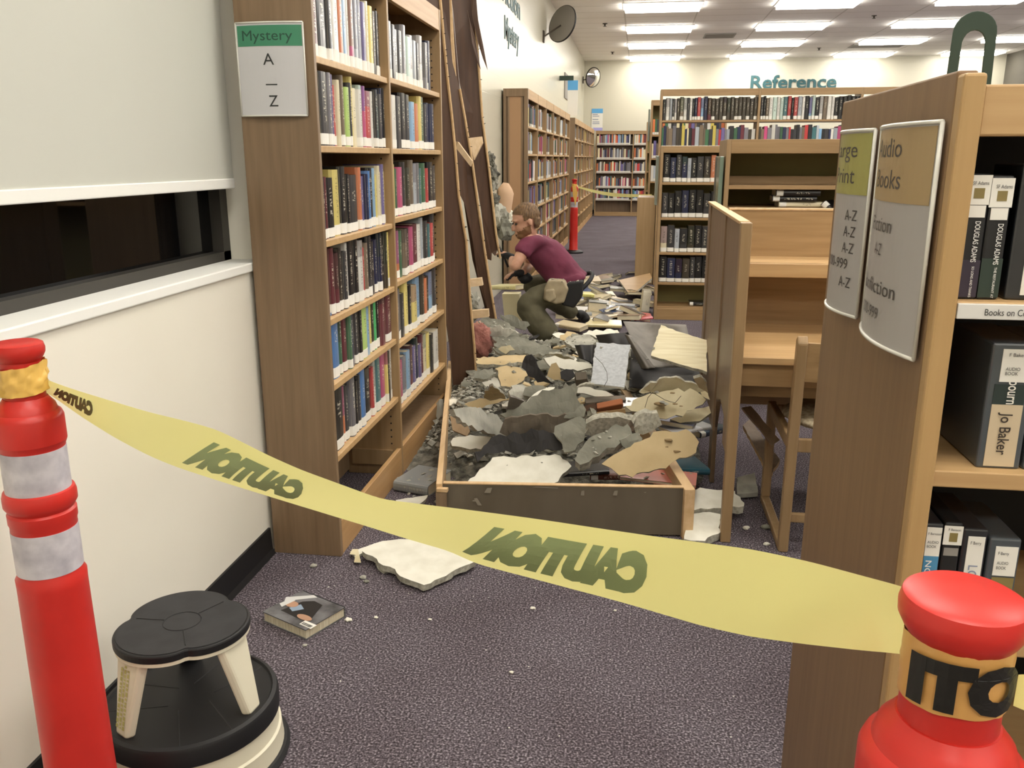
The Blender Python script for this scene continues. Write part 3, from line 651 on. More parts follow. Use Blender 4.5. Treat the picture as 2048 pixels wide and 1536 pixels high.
# signs bowed out from the end panel
def end_sign(y0, y1, label, head, lines):
    xb = .385; zb, zt = 1.135, 1.445
    s = empty('shelf_sign', (xb, (y0+y1)/2, zb), label, 'sign')
    def P(u, v, e=0):   # u from the far edge to the near edge
        return Vector((xb-.006-.024*(1-(2*u-1)**2)-e, y1+(y0-y1)*u, zb+(zt-zb)*v))
    curve_sheet(P, 'insert', mat('sign_card_grey', '#a9a6a4', .35), s, n=20)
    curve_sheet(P, 'header', head, s, .02, .97, .66, .985, .0008, .0007, n=20)
    mb = MB()
    for pts in ([P(0, v, .001) for v in (0, 1)], [P(1, v, .001) for v in (0, 1)], [P(u/14, 0, .001) for u in range(15)], [P(u/14, 1, .001) for u in range(15)]): mb.tube(pts, .003, 6)
    mb.build('edge_frame', mat('clear_edge', '#d9d8d0', .25), s, True)
    W = y1-y0; H = zt-zb
    for (st, u, v, h, wd) in lines:
        text(st, mat('sign_ink_soft', '#4a4643', .4), s, 0, (1, 0, 0), (0, 0, 1), h, wd, 0, fn=lambda a, b, u=u, v=v: P(u+a/W, v+b/H, .0012))
end_sign(1.200, 1.482, 'near curved sign on oak end panel, tan header reading Audio Books', mat('tan_header', '#a8916a', .35),
         [('Audio', .24, .86, .026, .125), ('Books', .28, .72, .026, .12), ('Fiction', .30, .52, .021, .10), ('A-Z', .42, .41, .017, .036), ('Nonfiction', .12, .23, .021, .185), ('000-999', .26, .11, .017, .095)])
end_sign(1.522, 1.742, 'far curved sign on oak end panel, yellow green header reading Large Print', mat('lime_header', '#9f9c5a', .35),
         [('Large', .26, .86, .026, .12), ('Print', .34, .72, .026, .10), ('A-Z', .70, .52, .018, .040), ('A-Z', .70, .43, .018, .040), ('A-Z', .70, .34, .018, .040), ('000-999', .36, .25, .018, .10), ('A-Z', .70, .15, .018, .040)])
# teal arched bookend on top
mb = MB(); pts = []
cx, yy = .537, 1.60
for i in range(13): a = math.pi*i/12; pts.append((cx+.034*math.cos(a), yy, 1.60+.034*math.sin(a)*.95))
outer = [(cx+.034+.002, yy, 1.497)]+pts+[(cx-.036, yy, 1.497)]
inn = [(cx-.020, yy, 1.497), (cx-.018, yy, 1.585)]+[(cx-.017*math.cos(math.pi*i/8), yy, 1.585+.018*math.sin(math.pi*i/8)) for i in range(1, 8)]+[(cx+.018, yy, 1.585), (cx+.020, yy, 1.497)]
mb.prism(outer+inn, (0, .004, 0)); mb.box(cx-.036, cx+.036, yy, yy+.09, 1.497, 1.499)
o = mb.build('bookend', M_tealm, None, bevel=.001); tag(o, 'green metal arched bookend standing on top of the right bookcase', 'bookend')
# audiobook cases
def acase(x0, wd, z, h, label, spine, extra=None, d=.14, yf=1.19, tc=M_black, yaw=0.0):
    t = empty('audiobook_case', (x0+wd/2, yf, z), label, 'audiobook'); t.rotation_euler.z = yaw
    def b(name, a0, a1, b0, b1, c0, c1, m, par=t, bev=0): return MB().box(a0, a1, b0, b1, c0, c1).build(name, m, par, bevel=bev, local=True)
    b('case', -wd/2, wd/2, 0, d, 0, h, tc, bev=.003)
    for (nm, a0, a1, c0, c1, m, e) in spine: b(nm, a0*wd-wd/2, a1*wd-wd/2, -e, 0, c0*h, c1*h, m)
    for (st, ux, uz, up, hh, ww, m) in (extra or []):
        if up: ox, oz, xd, yd = ux, uz, (0, 0, -1), (1, 0, 0)
        else: ox, oz, xd, yd = ux, uz, (1, 0, 0), (0, 0, 1)
        vs, fs, a, bb, y0, y1 = textgeo(st, 0.01 if up else 0); sc = hh/.69; sx = ww/(bb-a)
        mb = MB(); mb.add([Vector((ox*wd-wd/2, -.0022, oz*h))+Vector(xd)*((v.x-a)*sx)+Vector(yd)*(v.y*sc) for v in vs], fs); mb.build('lettering', m, t, local=True, fixn=False)
    return t
MW = M_white; INK = M_ink; MWt = mat('white_ink', '#e3e3df', .5)
M_case = mat('smoked_case', '#2b2c2f', .3, coat=.3); M_case2 = mat('grey_smoked_case', '#4b5156', .3, coat=.3)
def stk(name): return [('Adams' if name == 1 else name)]
acase(.414, .028, 1.221, .160, 'black audiobook case nearest the upright, violet lower spine', [('label', -.02, 1.02, .76, .99, MW, .0012), ('small_label', .12, .9, .66, .755, MW, .001), ('picture', .3, .75, .81, .89, mat('brown_print', '#857648', .5), .0016), ('band', .02, .98, .02, .32, mat('violet_cover', '#352d3c', .4), .0008)],
      [('DOUGLAS ADAMS', .52, .63, 1, .0065, .052, MWt), ('SF Adams', .2, .915, 0, .0045, .019, INK), ('SO LONG AND THANKS', .62, .27, 1, .003, .04, MWt)])
acase(.4425, .0265, 1.221, .158, 'black audiobook case second from the upright, green lower spine', [('label', -.02, 1.02, .75, .98, MW, .0012), ('small_label', .12, .9, .65, .745, MW, .001), ('picture', .3, .75, .80, .88, mat('brown_print', '#857648', .5), .0016), ('band', .02, .98, .02, .34, mat('green_cover', '#2c3a33', .4), .0008)],
      [('DOUGLAS ADAMS', .52, .62, 1, .0065, .052, MWt), ('SF Adams', .2, .90, 0, .0045, .019, INK), ('THE RESTAURANT AT', .62, .27, 1, .003, .04, MWt)])
acase(.478, .062, 1.221, .172, 'wide black audiobook case with red lettering on white, cut by the photo edge', [('card', .28, .98, .04, .96, MW, .001)],
      [('VENGEANCE', .35, .80, 1, .020, .10, mat('red_ink', '#b5484a', .5))], tc=M_case, yaw=-.12)
acase(.545, .045, 1.221, .168, 'black audiobook case beyond the right edge of the photo', [('label', .1, .9, .7, .95, MW, .001)], tc=M_case)
acase(.472, .056, .989, .175, 'wide smoky audiobook case with cream spine and angled white label', [('card', .16, .86, .02, .52, mat('cream_card', '#c9b89b', .5), .0008), ('band', .16, .86, .52, .68, mat('dark_card', '#2c3836', .4), .0008), ('label', .24, .96, .70, .955, MW, .0013)],
      [('Jo Baker', .40, .46, 1, .014, .060, mat('brown_ink', '#3a312a', .5)), ('bourn', .46, .71, 1, .014, .032, MW), ('F Baker', .38, .90, 0, .0045, .02, INK), ('AUDIO', .34, .79, 0, .0045, .018, INK), ('BOOK', .34, .755, 0, .0045, .016, INK)], tc=M_case2, d=.15, yaw=-.0)
acase(.532, .050, .989, .172, 'grey audiobook case beside the cream spined one, cut by the photo edge', [('label', .1, .9, .6, .85, MW, .001)], tc=M_case2, d=.15)
acase(.415, .0275, .738, .165, 'slim audiobook case with white and blue spine, left on third shelf', [('label', .2, .92, .70, .965, MW, .001), ('band', .2, .92, .3, .70, mat('blue_cover', '#4f8db5', .4), .0008)],
      [('AUDIO', .26, .82, 0, .004, .015, INK), ('BOOK', .26, .78, 0, .004, .013, INK), ('F Bernstein', .26, .90, 0, .0035, .018, INK), ('NOSY', .3, .66, 1, .008, .04, MWt)], tc=M_case)
acase(.4435, .024, .738, .168, 'slim black audiobook case with photo label, second on third shelf', [('label', -.02, 1.02, .80, .97, MW, .0012), ('picture', .3, .75, .83, .91, mat('brown_print', '#857648', .5), .0016), ('band', .1, .9, .70, .77, mat('grey_card', '#8b8782', .5), .0008)],
      [('F Benson', .2, .93, 0, .0035, .016, INK)], tc=M_black)
acase(.469, .033, .738, .160, 'audiobook case with tall white label, third on third shelf', [('label', .22, .9, .45, .93, MW, .001)], [('F Berry', .32, .86, 0, .0045, .014, INK), ('LOVE', .36, .66, 1, .012, .04, mat('grey_print', '#8a93a8', .6))], tc=M_case)
acase(.505, .042, .738, .148, 'grey audiobook case with portrait cover, fourth on third shelf', [('label', .22, .92, .62, .92, MW, .001), ('picture', .22, .92, .2, .60, mat('brown_print', '#857648', .5), .0008)],
      [('F Berry', .3, .84, 0, .0045, .014, INK), ('AUDIO', .3, .74, 0, .0045, .015, INK), ('BOOK', .3, .69, 0, .0045, .013, INK)], tc=M_case2)
acase(.416, .030, .49, .17, 'dark audiobook case on fourth shelf beside the upright', [('label', -.02, 1.0, .55, .85, MW, .0012)], [('F LARS', .3, .6, 1, .006, .03, INK)], tc=M_case)
acase(.462, .05, .49, .19, 'black audiobook case with title in white capitals on fourth shelf', [('label', .1, .4, .7, .9, MW, .0008)], [('BROWN', .2, .45, 0, .008, .03, MWt), ('DECEPTION', .1, .33, 0, .006, .042, MWt)], tc=M_black)
acase(.52, .04, .49, .18, 'black audiobook case on fourth shelf at the photo edge', [('label', .1, .9, .7, .9, MW, .0008)], tc=M_case)

# ================================================================== STUDY CARREL
t = empty('study_carrel', (.36, 3.06, 0), 'double oak study carrel with side panel and raised shelf', 'study carrel')
XC = .352
# side panel: profile in the y-z plane with a cut out foot
prof = [(3.10, .30), (3.10, 1.178), (4.50, 1.178), (4.50, .28), (3.86, .28), (3.80, .22), (3.80, .0), (3.68, .0), (3.68, .26), (3.60, .40), (3.45, .45), (3.22, .42), (3.14, .34)]
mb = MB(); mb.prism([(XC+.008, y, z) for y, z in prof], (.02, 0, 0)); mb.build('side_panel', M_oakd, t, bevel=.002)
bx('front_post', XC, XC+.038, 3.055, 3.10, 0, 1.187, M_oak, t, .004)
bx('panel_stile', XC+.001, XC+.012, 3.10, 3.22, .34, 1.18, M_oakd, t, .002); bx('panel_stile', XC+.001, XC+.012, 3.62, 3.84, .26, 1.18, M_oakd, t, .002); bx('panel_stile', XC+.001, XC+.012, 4.38, 4.50, .28, 1.18, M_oakd, t, .002)
bx('top_cap', XC-.002, XC+.034, 3.10, 4.52, 1.178, 1.19, M_pale, t, .002)
bx('privacy_panel', XC+.028, 1.36, 3.755, 3.785, .35, 1.19, M_oakx, t, .002); bx('back_cap', XC+.028, 1.36, 3.752, 3.788, 1.19, 1.198, M_pale, t, .001)
bx('desktop', XC+.028, 1.36, 3.08, 3.755, .685, .712, M_oakl, t, .003)
bx('apron', XC+.03, 1.34, 3.10, 3.12, .60, .685, M_oakx, t, .002); bx('lower_rail', XC+.03, 1.34, 3.16, 3.18, .545, .60, M_oakx, t, .002)
bx('raised_shelf', XC+.028, 1.36, 3.50, 3.755, .975, 1.0, M_oakl, t, .002); bx('shelf_lip', XC+.028, 1.36, 3.49, 3.512, .945, 1.0, M_oakl, t, .003)
mb = MB(); mb.prism([(1.36, y, z) for y, z in prof], (.02, 0, 0)); mb.build('far_side_panel', M_oakd, t, bevel=.002)
bx('front_post', 1.355, 1.393, 3.055, 3.10, 0, 1.187, M_oak, t, .004)
# chair
t = empty('library_chair', (.57, 3.0, 0), 'oak library chair with woven seat pushed under carrel desk', 'chair')
def chair_side(x, par):
    mb = MB()
    mb.prism([(x, 3.035, .0), (x, 3.0, .0), (x, 2.985, .45), (x, 2.965, .79), (x, 2.985, .815), (x, 3.005, .80), (x, 3.028, .45)], (.036, 0, 0)); mb.build('back_post', M_oak, par, bevel=.006)
    bx('runner', x, x+.036, 3.03, 3.50, 0, .03, M_oak, par, .006); bx('front_leg', x, x+.036, 3.465, 3.50, .03, .44, M_oak, par, .006); bx('seat_rail', x+.004, x+.032, 3.02, 3.47, .39, .44, M_oak, par, .005)
chair_side(.555, t); chair_side(.96, t)
bx('front_rail', .591, .96, 3.46, 3.485, .38, .43, M_oak, t, .004); bx('rear_rail', .591, .96, 3.01, 3.03, .385, .435, M_oak, t, .004); bx('low_stretcher', .591, .96, 3.01, 3.03, .115, .15, M_oak, t, .004)
bk = MB(); 
for i in range(8):
    u0, u1 = i/8, (i+1)/8; f = lambda u: 2.975-.0+.03*(4*u*(1-u))*-.6
    bk.prism([(.585+.38*u0, f(u0), .655), (.585+.38*u1, f(u1), .655), (.585+.38*u1, f(u1), .79), (.585+.38*u0, f(u0), .79)], (0, .018, 0))
o = bk.build('backrest', M_oakx, t)
bx('inventory_plate', .635, .675, 2.955, 2.9655, .742, .755, mat('plate_metal', '#b0aeb0', .3, .7), t); 
MB().lathe([(.008, 0), (.008, .012)], (.70, 2.958, .70), 12).build('screw_hole', M_rubber, t)
seat = MB(); 
for i in range(9):
    for j in range(9): pass
so = blob('seat_cushion', (.775, 3.24, .463), (.20, .215, .035), mat('woven_seat', '#a89a80', .95, build=noise_col('#b5a88e', '#8b7d64', (1, 1, 1), 60, 3)), parent=t, amp=.05, sub=4)

# ================================================================== POSTS AND BARRIER TAPE
def post(x, y, label, dz=0.0, sc=1.0, group='orange channelizer posts'):
    t = empty('traffic_post', (x, y, 0), label, 'traffic post', group)
    def L(name, prof, m, par=t):
        o = MB().lathe([(r*sc, z+dz) for r, z in prof], (x, y, 0), 48).build(name, m, par); smoothby(o, .6); return o
    L('cap', [(.033, 1.068), (.037, 1.074), (.0405, 1.081), (.041, 1.089), (.039, 1.097), (.034, 1.100), (.001, 1.0985)], M_red)
    L('neck', [(.033, 1.0), (.0325, 1.03), (.032, 1.07)], M_red)
    L('shoulder', [(.056, .925), (.056, .968), (.053, .976), (.048, .980), (.045, .990), (.040, .996), (.0345, 1.004)], M_red)
    L('reflective_band', [(.0528, .835), (.0528, .913)], M_refl); L('reflective_band', [(.0548, .685), (.0548, .765)], M_refl)
    L('collar', [(.052, .80), (.0555, .805), (.0595, .812), (.0595, .828), (.057, .836), (.052, .838)], M_red)
    L('body', [(.085, .03), (.064, .06), (.061, .3), (.058, .655), (.0585, .672), (.054, .68), (.054, .775), (.056, .78), (.056, .796), (.052, .80), (.052, .915), (.056, .925)], M_red)
    L('base', [(.15, 0), (.15, .022), (.13, .035), (.07, .05)], M_rubber)
    return t
PLX, PLY, PRX, PRY = -1.030, 1.285, .230, .566
post(PLX, PLY, 'orange post with two white bands beside the left wall')
post(PRX, PRY, 'closest orange post at lower right, its round cap cut by the photo edge', dz=.014)
post(-.955, 13.2, 'distant orange post standing in the far aisle')
def wrapband(x, y, r0, z0, z1, m, name, parent, wob=.0025, seed=0, n=60):
    mb = MB(); vs = []; fs = []; K = 9
    for k in range(K+1):
        for i in range(n):
            a = 2*math.pi*i/n; d = wob*noise.noise(Vector((math.cos(a)*3, math.sin(a)*3, k*.9+seed)))
            e = .006*math.sin(a+seed) + .003*noise.noise(Vector((math.cos(a)*2, math.sin(a)*2, seed+5)))
            z = z0+(z1-z0)*k/K + e*(.5+ k/K*.5)
            vs.append((x+(r0+.002+abs(d)*1.5)*math.cos(a), y+(r0+.002+abs(d)*1.5)*math.sin(a), z))
    for k in range(K):
        for i in range(n): fs.append((k*n+i, k*n+(i+1) % n, (k+1)*n+(i+1) % n, (k+1)*n+i))
    mb.add(vs, fs); return mb.build(name, m, parent, True, fixn=False)
# the long tape
nrm = Vector((PRY-PLY, -(PRX-PLX), 0)).normalized()      # across the run, towards the camera
if nrm.y > 0: nrm = -nrm
PT = Vector((PRX, PRY, 0))+nrm*-.033
TOP = [(76, 751), (112, 765), (156, 780), (220, 800), (299, 825), (370, 843), (430, 860), (533, 910), (600, 938), (672, 963), (766, 997), (900, 1016), (1000, 1030), (1134, 1047), (1250, 1062), (1362, 1078), (1400, 1084), (1500, 1100), (1620, 1126), (1720, 1150), (1800, 1169), (1830, 1180)]
BOT = [(76, 777), (112, 800), (163, 835), (228, 874), (299, 910), (350, 931), (430, 958), (538, 994), (600, 1014), (672, 1036), (807, 1075), (900, 1100), (956, 1126), (1058, 1155), (1150, 1182), (1235, 1205), (1320, 1228), (1400, 1249), (1500, 1270), (1620, 1289), (1720, 1303), (1813, 1312), (1835, 1316)]
def interp(T, x):
    if x <= T[0][0]: return T[0][1]
    for (a, b), (c, d) in zip(T, T[1:]):
        if x <= c: return b+(d-b)*(x-a)/(c-a)
    return T[-1][1]
def smooth_interp(T, x): return (interp(T, x-18)+interp(T, x)*2+interp(T, x+18))/4
TN = 110; TX0, TX1 = 66, 1850
topw = []; botw = []
for i in range(TN+1):
    px = TX0+(TX1-TX0)*i/TN
    a = atp(px, smooth_interp(TOP, px), PT, nrm); yb_ = smooth_interp(BOT, px)
    best = None
    for k in range(0, 40):
        b = atp(px, yb_, PT-nrm*(.0015*k), nrm); L_ = (a-b).length
        if L_ >= .074: break
    lim = min(1.0, (TX1-px)/90.0, (px-TX0)/60.0); k = int(k*max(.15, lim))
    topw.append(a); botw.append(atp(px, yb_, PT-nrm*(.0015*k), nrm))
def tapept(px, v, e=0.0):
    s = (px-TX0)/(TX1-TX0)*TN; i = max(0, min(TN-1, int(s))); f = s-i
    a = topw[i].lerp(topw[i+1], f); b = botw[i].lerp(botw[i+1], f); p = a.lerp(b, v)
    bow = .006*math.sin(math.pi*v)*math.sin(math.pi*min(1, max(0, s/TN)))+.0025*math.sin(px*.011+v*4)
    return p+nrm*(bow+e)
tp = empty('caution_tape', (PLX, PLY, 1.03), 'yellow caution tape strung between the two near orange posts, lettering reversed', 'barrier tape', None)
mb = MB(); vs = [tapept(TX0+(TX1-TX0)*i/TN, j/10) for i in range(TN+1) for j in range(11)]
mb.add(vs, [(i*11+j, i*11+j+1, (i+1)*11+j+1, (i+1)*11+j) for i in range(TN) for j in range(10)])
mb.build('film', M_tape, tp, True, fixn=False)
def finetext(vs, fs):
    bm = bmesh.new(); bv = [bm.verts.new(v) for v in vs]
    for f in fs:
        try: bm.faces.new([bv[i] for i in f])
        except ValueError: pass
    for _ in range(2): 
        es = [e for e in bm.edges if e.calc_length() > .18]
        if es: bmesh.ops.subdivide_edges(bm, edges=es, cuts=1)
        bmesh.ops.triangulate(bm, faces=bm.faces[:])
    vv = [v.co.copy() for v in bm.verts]; bm.verts.index_update(); ff = [tuple(v.index for v in f.verts) for f in bm.faces]; bm.free()
    return vv, ff
def tapetext(xl, xr, v0, v1, sh_, m=M_tapeprint, s='CAUTION'):
    vs, fs, x0, x1, y0, y1 = textgeo(s, .105)
    vv, ff = finetext(vs, fs)
    out = []
    for v in vv:
        u = (v.x-x0)/(x1-x0); t_ = min(1, max(0, (v.y-y0)/(y1-y0))); px = xr-(xr-xl)*u + sh_*(t_-.5)*(1.0-.55*(1-u))
        out.append(tapept(px, v1+(v0-v1)*t_, .0011))
    mb = MB(); mb.add(out, ff); mb.build('lettering', m, tp, fixn=False)
tapetext(962, 1298, .20, .84, 62); tapetext(400, 612, .22, .86, 62); tapetext(112, 186, .20, .80, 14, mat('dark_print_on_film', '#5f6a3e', .5))
# wraps round the necks, tails
w_ = wrapband(PLX, PLY, .0345, 1.012, 1.062, M_wrap, 'wrap', tp, .006, 1)
wr = wrapband(PRX, PRY, .0325, 1.036, 1.084, mat('wrap_over_orange', '#d9a55f', .3), 'wrap', tp, .0012, 3)
def wraptext(st, a0, a1, z0, h):
    vs, fs, x0, x1, y0, y1 = textgeo(st, .08); vs, fs = finetext(vs, fs); out = []
    for v in vs:
        u = (v.x-x0)/(x1-x0); a = a0+(a1-a0)*u; r = .0325+.0052; out.append(Vector((PRX+r*math.cos(a), PRY+r*math.sin(a), z0+v.y/.69*h+.004*math.sin(a+3))))
    mb = MB(); mb.add(out, fs); mb.build('lettering', M_tapeblack, tp, fixn=False)
wraptext('ITO', -2.75, -.55, 1.043, .030)
def ribbon(pts, wv, m, name, par, n=1):
    mb = MB(); vs = []
    for i, p in enumerate(pts):
        p = Vector(p); ww = Vector(wv[i] if isinstance(wv, list) else wv); vs += [p-ww, p+ww]
    mb.add(vs, [(2*i, 2*i+1, 2*i+3, 2*i+2) for i in range(len(pts)-1)]); o = mb.build(name, m, par, True, fixn=False); return o
ribbon([(PRX+.034, PRY-.016, 1.053), (PRX+.10, PRY+.01, 1.03), (PRX+.22, PRY+.02, .995), (PRX+.5, PRY+.0, .96)], [(0, 0, .012), (0, .006, .024), (0, .01, .033), (0, .01, .034)], M_tape, 'tail', tp)
ribbon([(PLX-.034, PLY-.01, 1.02), (PLX-.06, PLY-.04, 1.0), (PLX-.14, PLY-.2, 1.0)], [(0, 0, .012), (0, 0, .014), (0, 0, .03)], M_tape, 'tail', tp)
# far tape
ft = empty('caution_tape', (-.955, 13.2, 1.0), 'far strip of yellow caution tape from distant post to bookcase end', 'barrier tape')
A_ = Vector((-.90, 13.16, .985)); B_ = Vector((.165, 11.02, .955))
ribbon([A_.lerp(B_, k/8)+Vector((0, 0, -.05*math.sin(math.pi*k/8))) for k in range(9)], [Vector((0, 0, .012+.012*math.sin(math.pi*k/8))) for k in range(9)], M_tape, 'film', ft)
wrapband(-.955, 13.2, .036, .95, 1.03, M_wrap, 'wrap', ft, .008, 5); 
mb = MB(); mb.prism([(-.93, 13.14, 1.0), (-.90, 13.14, .9), (-.93, 13.14, .70), (-.97, 13.14, .86), (-.985, 13.14, 1.0)], (0, .003, 0)); mb.build('tail', M_wrap, ft)

# ================================================================== STEP STOOL
SX, SY = -1.014, 1.66
t = empty('step_stool', (SX, SY, 0), 'round two-step stool with black rubber treads and almond body', 'step stool')
def LA(name, prof, m, par=t): o = MB().lathe(prof, (SX, SY, 0), 64).build(name, m, par); smoothby(o, .5); return o
LA('floor_ring', [(.218, .0), (.222, .008), (.215, .018), (.205, .02)], M_rubber)
LA('lower_drum', [(.208, .018), (.204, .06), (.2045, .064), (.199, .068), (.196, .112)], M_almond)
LA('bumper_ring', [(.199, .110), (.203, .114), (.203, .152), (.199, .160), (.190, .163), (.186, .158)], M_rubber)
tr = LA('lower_tread', [(.188, .150), (.186, .156), (.001, .156)], mat('ribbed_rubber', '#29292b', .7, build=noise_col('#2d2d2f', '#252527', (1, 1, 1), 20, 2)))
mb = MB()
for a in (0, 2.09, 4.19):
    c_, s_ = math.cos(a+1.2), math.sin(a+1.2)
    for q in (-.035, .035): mb.tube([(SX+c_*.04-s_*q, SY+s_*.04+c_*q, .157), (SX+c_*.175-s_*q*1.6, SY+s_*.175+c_*q*1.6, .157)], .0022, 6)
mb.build('tread_ribs', M_rubber, tr)
# legs: three almond cheeks
def leg(a, wl=.085):
    mb = MB(); c_, s_ = math.cos(a), math.sin(a)
    def q(r, w_, z): return Vector((SX+c_*r-s_*w_, SY+s_*r+c_*w_, z))
    vs = [q(.158, -.028, .157), q(.158, .028, .157), q(.178, .020, .157), q(.178, -.020, .157), q(.118, -.052, .335), q(.118, .052, .335), q(.138, .044, .335), q(.138, -.044, .335)]
    mb.add(vs, [(0, 1, 2, 3), (4, 7, 6, 5), (0, 4, 5, 1), (1, 5, 6, 2), (2, 6, 7, 3), (3, 7, 4, 0)])
    return mb.build('leg', M_almond, t, bevel=.006)
AL = [math.radians(d) for d in (243, -8, 118)]
lg = [leg(a) for a in AL]; lg[2].data.materials[0] = M_rubber
# faded yellow-green print on the front left cheek
c_, s_ = math.cos(AL[0]), math.sin(AL[0]); mb = MB(); rr = random.Random(5)
for rowi in range(3):
    z = .175
    while z < .31:
        h = rr.uniform(.004, .010); f = (z-.157)/.178
        r0 = .1795-.0405*f; w0 = -.020+.012*rowi
        mb.add([Vector((SX+c_*r-s_*w2, SY+s_*r+c_*w2, zz)) for r, w2, zz in ((r0, w0, z), (r0, w0+.008, z), (r0-.0405*h/.178, w0+.008, z+h), (r0-.0405*h/.178, w0, z+h))], [(0, 1, 2, 3)]); z += h+rr.uniform(.002, .004)
mb.build('faded_print', mat('faded_green_print', '#b6b26a', .6), lg[0], fixn=False)
# clover-shaped top tread
def clover(z0, z1, k, m, name, par, add=0):
    pr = []
    for i in range(96):
        a = 2*math.pi*i/96; r = (.124+.030*abs(math.cos(1.5*(a-.035)))**.55)*k
        pr.append((SX+r*math.cos(a), SY+r*math.sin(a), z0))
    return MB().prism(pr, (0, 0, z1-z0)).build(name, m, par, bevel=add)
clover(.330, .340, .985, M_almond, 'top_deck', t); tt = clover(.338, .358, 1.0, M_rubber, 'top_tread', t, .004)
ct = clover(.358, .3592, .95, mat('ribbed_rubber', '#29292b', .7), 'tread_surface', tt)
mb = MB(); cc = [(SX+.042*math.cos(a*.2618), SY+.042*math.sin(a*.2618), .3595) for a in range(25)]; mb.tube(cc, .0012, 6)
for a in (.035+math.pi/3, .035+math.pi, .035-math.pi/3): mb.tube([(SX+.044*math.cos(a), SY+.044*math.sin(a), .3595), (SX+.112*math.cos(a), SY+.112*math.sin(a), .3595)], .0012, 6)
mb.build('tread_seams', M_rubber, tt)
# ================================================================== FALLEN BOOKCASE FRAME
t = empty('fallen_bookcase_frame', (-.695, 2.993, 0), 'bookcase frame lying on its back with rubble inside, end board towards camera', 'bookcase')
Z2 = .203
def rail(a, b, w, z0, z1, name, ms, par=t, side=-1):
    a = Vector(a+(0,)); b = Vector(b+(0,)); d = (b-a).normalized(); n = Vector((-d.y, d.x, 0))*w*(-side)
    mb = MB(); mb.prism([a+Vector((0, 0, z0)), b+Vector((0, 0, z0)), b+n+Vector((0, 0, z0)), a+n+Vector((0, 0, z0))], (0, 0, z1-z0)); return mb.build(name, ms, par, bevel=.002)
rail((-.722, 2.985), (-1.115, 5.0), .022, 0, Z2, 'side_rail', M_pale, side=1)
rail((.212, 3.062), (-.17, 5.1), .040, 0, Z2-.002, 'side_rail', M_pale, side=1)
M_scuff = mat('scuffed_underside', '#6b6152', .5, build=noise_col('#6d6353', '#625848', (4, 4, 1), 2.5, 5, .3, .7))
eb = rail((-.700, 3.000), (.212, 3.085), .02, .005, Z2-.004, 'end_board', M_scuff, side=-1)
rail((-.698, 2.998), (.211, 3.083), .022, Z2-.006, Z2, 'edge_strip', M_pale, side=-1)
rail((-.72, 4.2), (.03, 4.3), .02, .0, .16, 'inner_board', M_oak, side=-1)
bx('corner_block', -.722, -.68, 2.972, 2.985, .10, .175, M_oakd, t, .003); bx('corner_cap', -.718, -.675, 2.968, 2.99, .175, .19, M_pale, t, .002)
mb = MB()
for (px, py, w_, h_, a) in [(975, 985, .012, .022, .3), (948, 1002, .006, .006, 0), (1165, 990, .007, .02, 0), (1230, 990, .008, .02, .1), (1090, 975, .05, .004, 0), (960, 1010, .008, .03, -.6), (1290, 985, .004, .004, 0)]:
    p = aty(px, py, 2.996+(px-900)*.00018); mb.add([p+Vector((-w_, -.004, 0)), p+Vector((w_, -.004, 0)), p+Vector((w_+h_*a, -.004, h_)), p+Vector((-w_*.6+h_*a, -.004, h_*.9))], [(0, 1, 2, 3)])
mb.build('scuff_marks', mat('scuff', '#8c8475', .7), t, fixn=False)['kind'] = 'stuff'

# ================================================================== RUBBLE BED (uncountable grit) AND CHIPS
def sm(a, b, x): x = max(0, min(1, (x-a)/(b-a))); return x*x*(3-2*x)
def Hh(x, y):
    xl = -1.0-.06*(y-3.5); xr = .30+.02*(y-4)
    k = sm(3.45, 4.3, y)*(1-sm(5.7, 6.5, y))*sm(xl-.1, xl+.25, x)*(1-sm(xr-.25, xr+.1, x))
    e = .5+.5*noise.noise(Vector((x*2.1, y*1.7, 3)))
    return k*(.14+.10*e)+k*.03*noise.noise(Vector((x*9, y*9, 1)))
nx, ny = 80, 150; X0, X1, Y0, Y1 = -1.43, .34, 3.35, 7.4
vs = []; 
for j in range(ny+1):
    for i in range(nx+1):
        x = X0+(X1-X0)*i/nx; y = Y0+(Y1-Y0)*j/ny; h = Hh(x, y)
        h += (.018*noise.noise(Vector((x*22, y*22, 5)))+.012*noise.noise(Vector((x*50, y*50, 8)))) if h > .01 else 0
        vs.append((x, y, h-.004))
mb = MB(); mb.add(vs, [(j*(nx+1)+i, j*(nx+1)+i+1, (j+1)*(nx+1)+i+1, (j+1)*(nx+1)+i) for j in range(ny) for i in range(nx)])
o = mb.build('rubble_heap', M_bed, None, True, fixn=False); tag(o, 'heap of crushed plaster and grit under the broken slabs', 'rubble', None, 'stuff')
rc = random.Random(21)
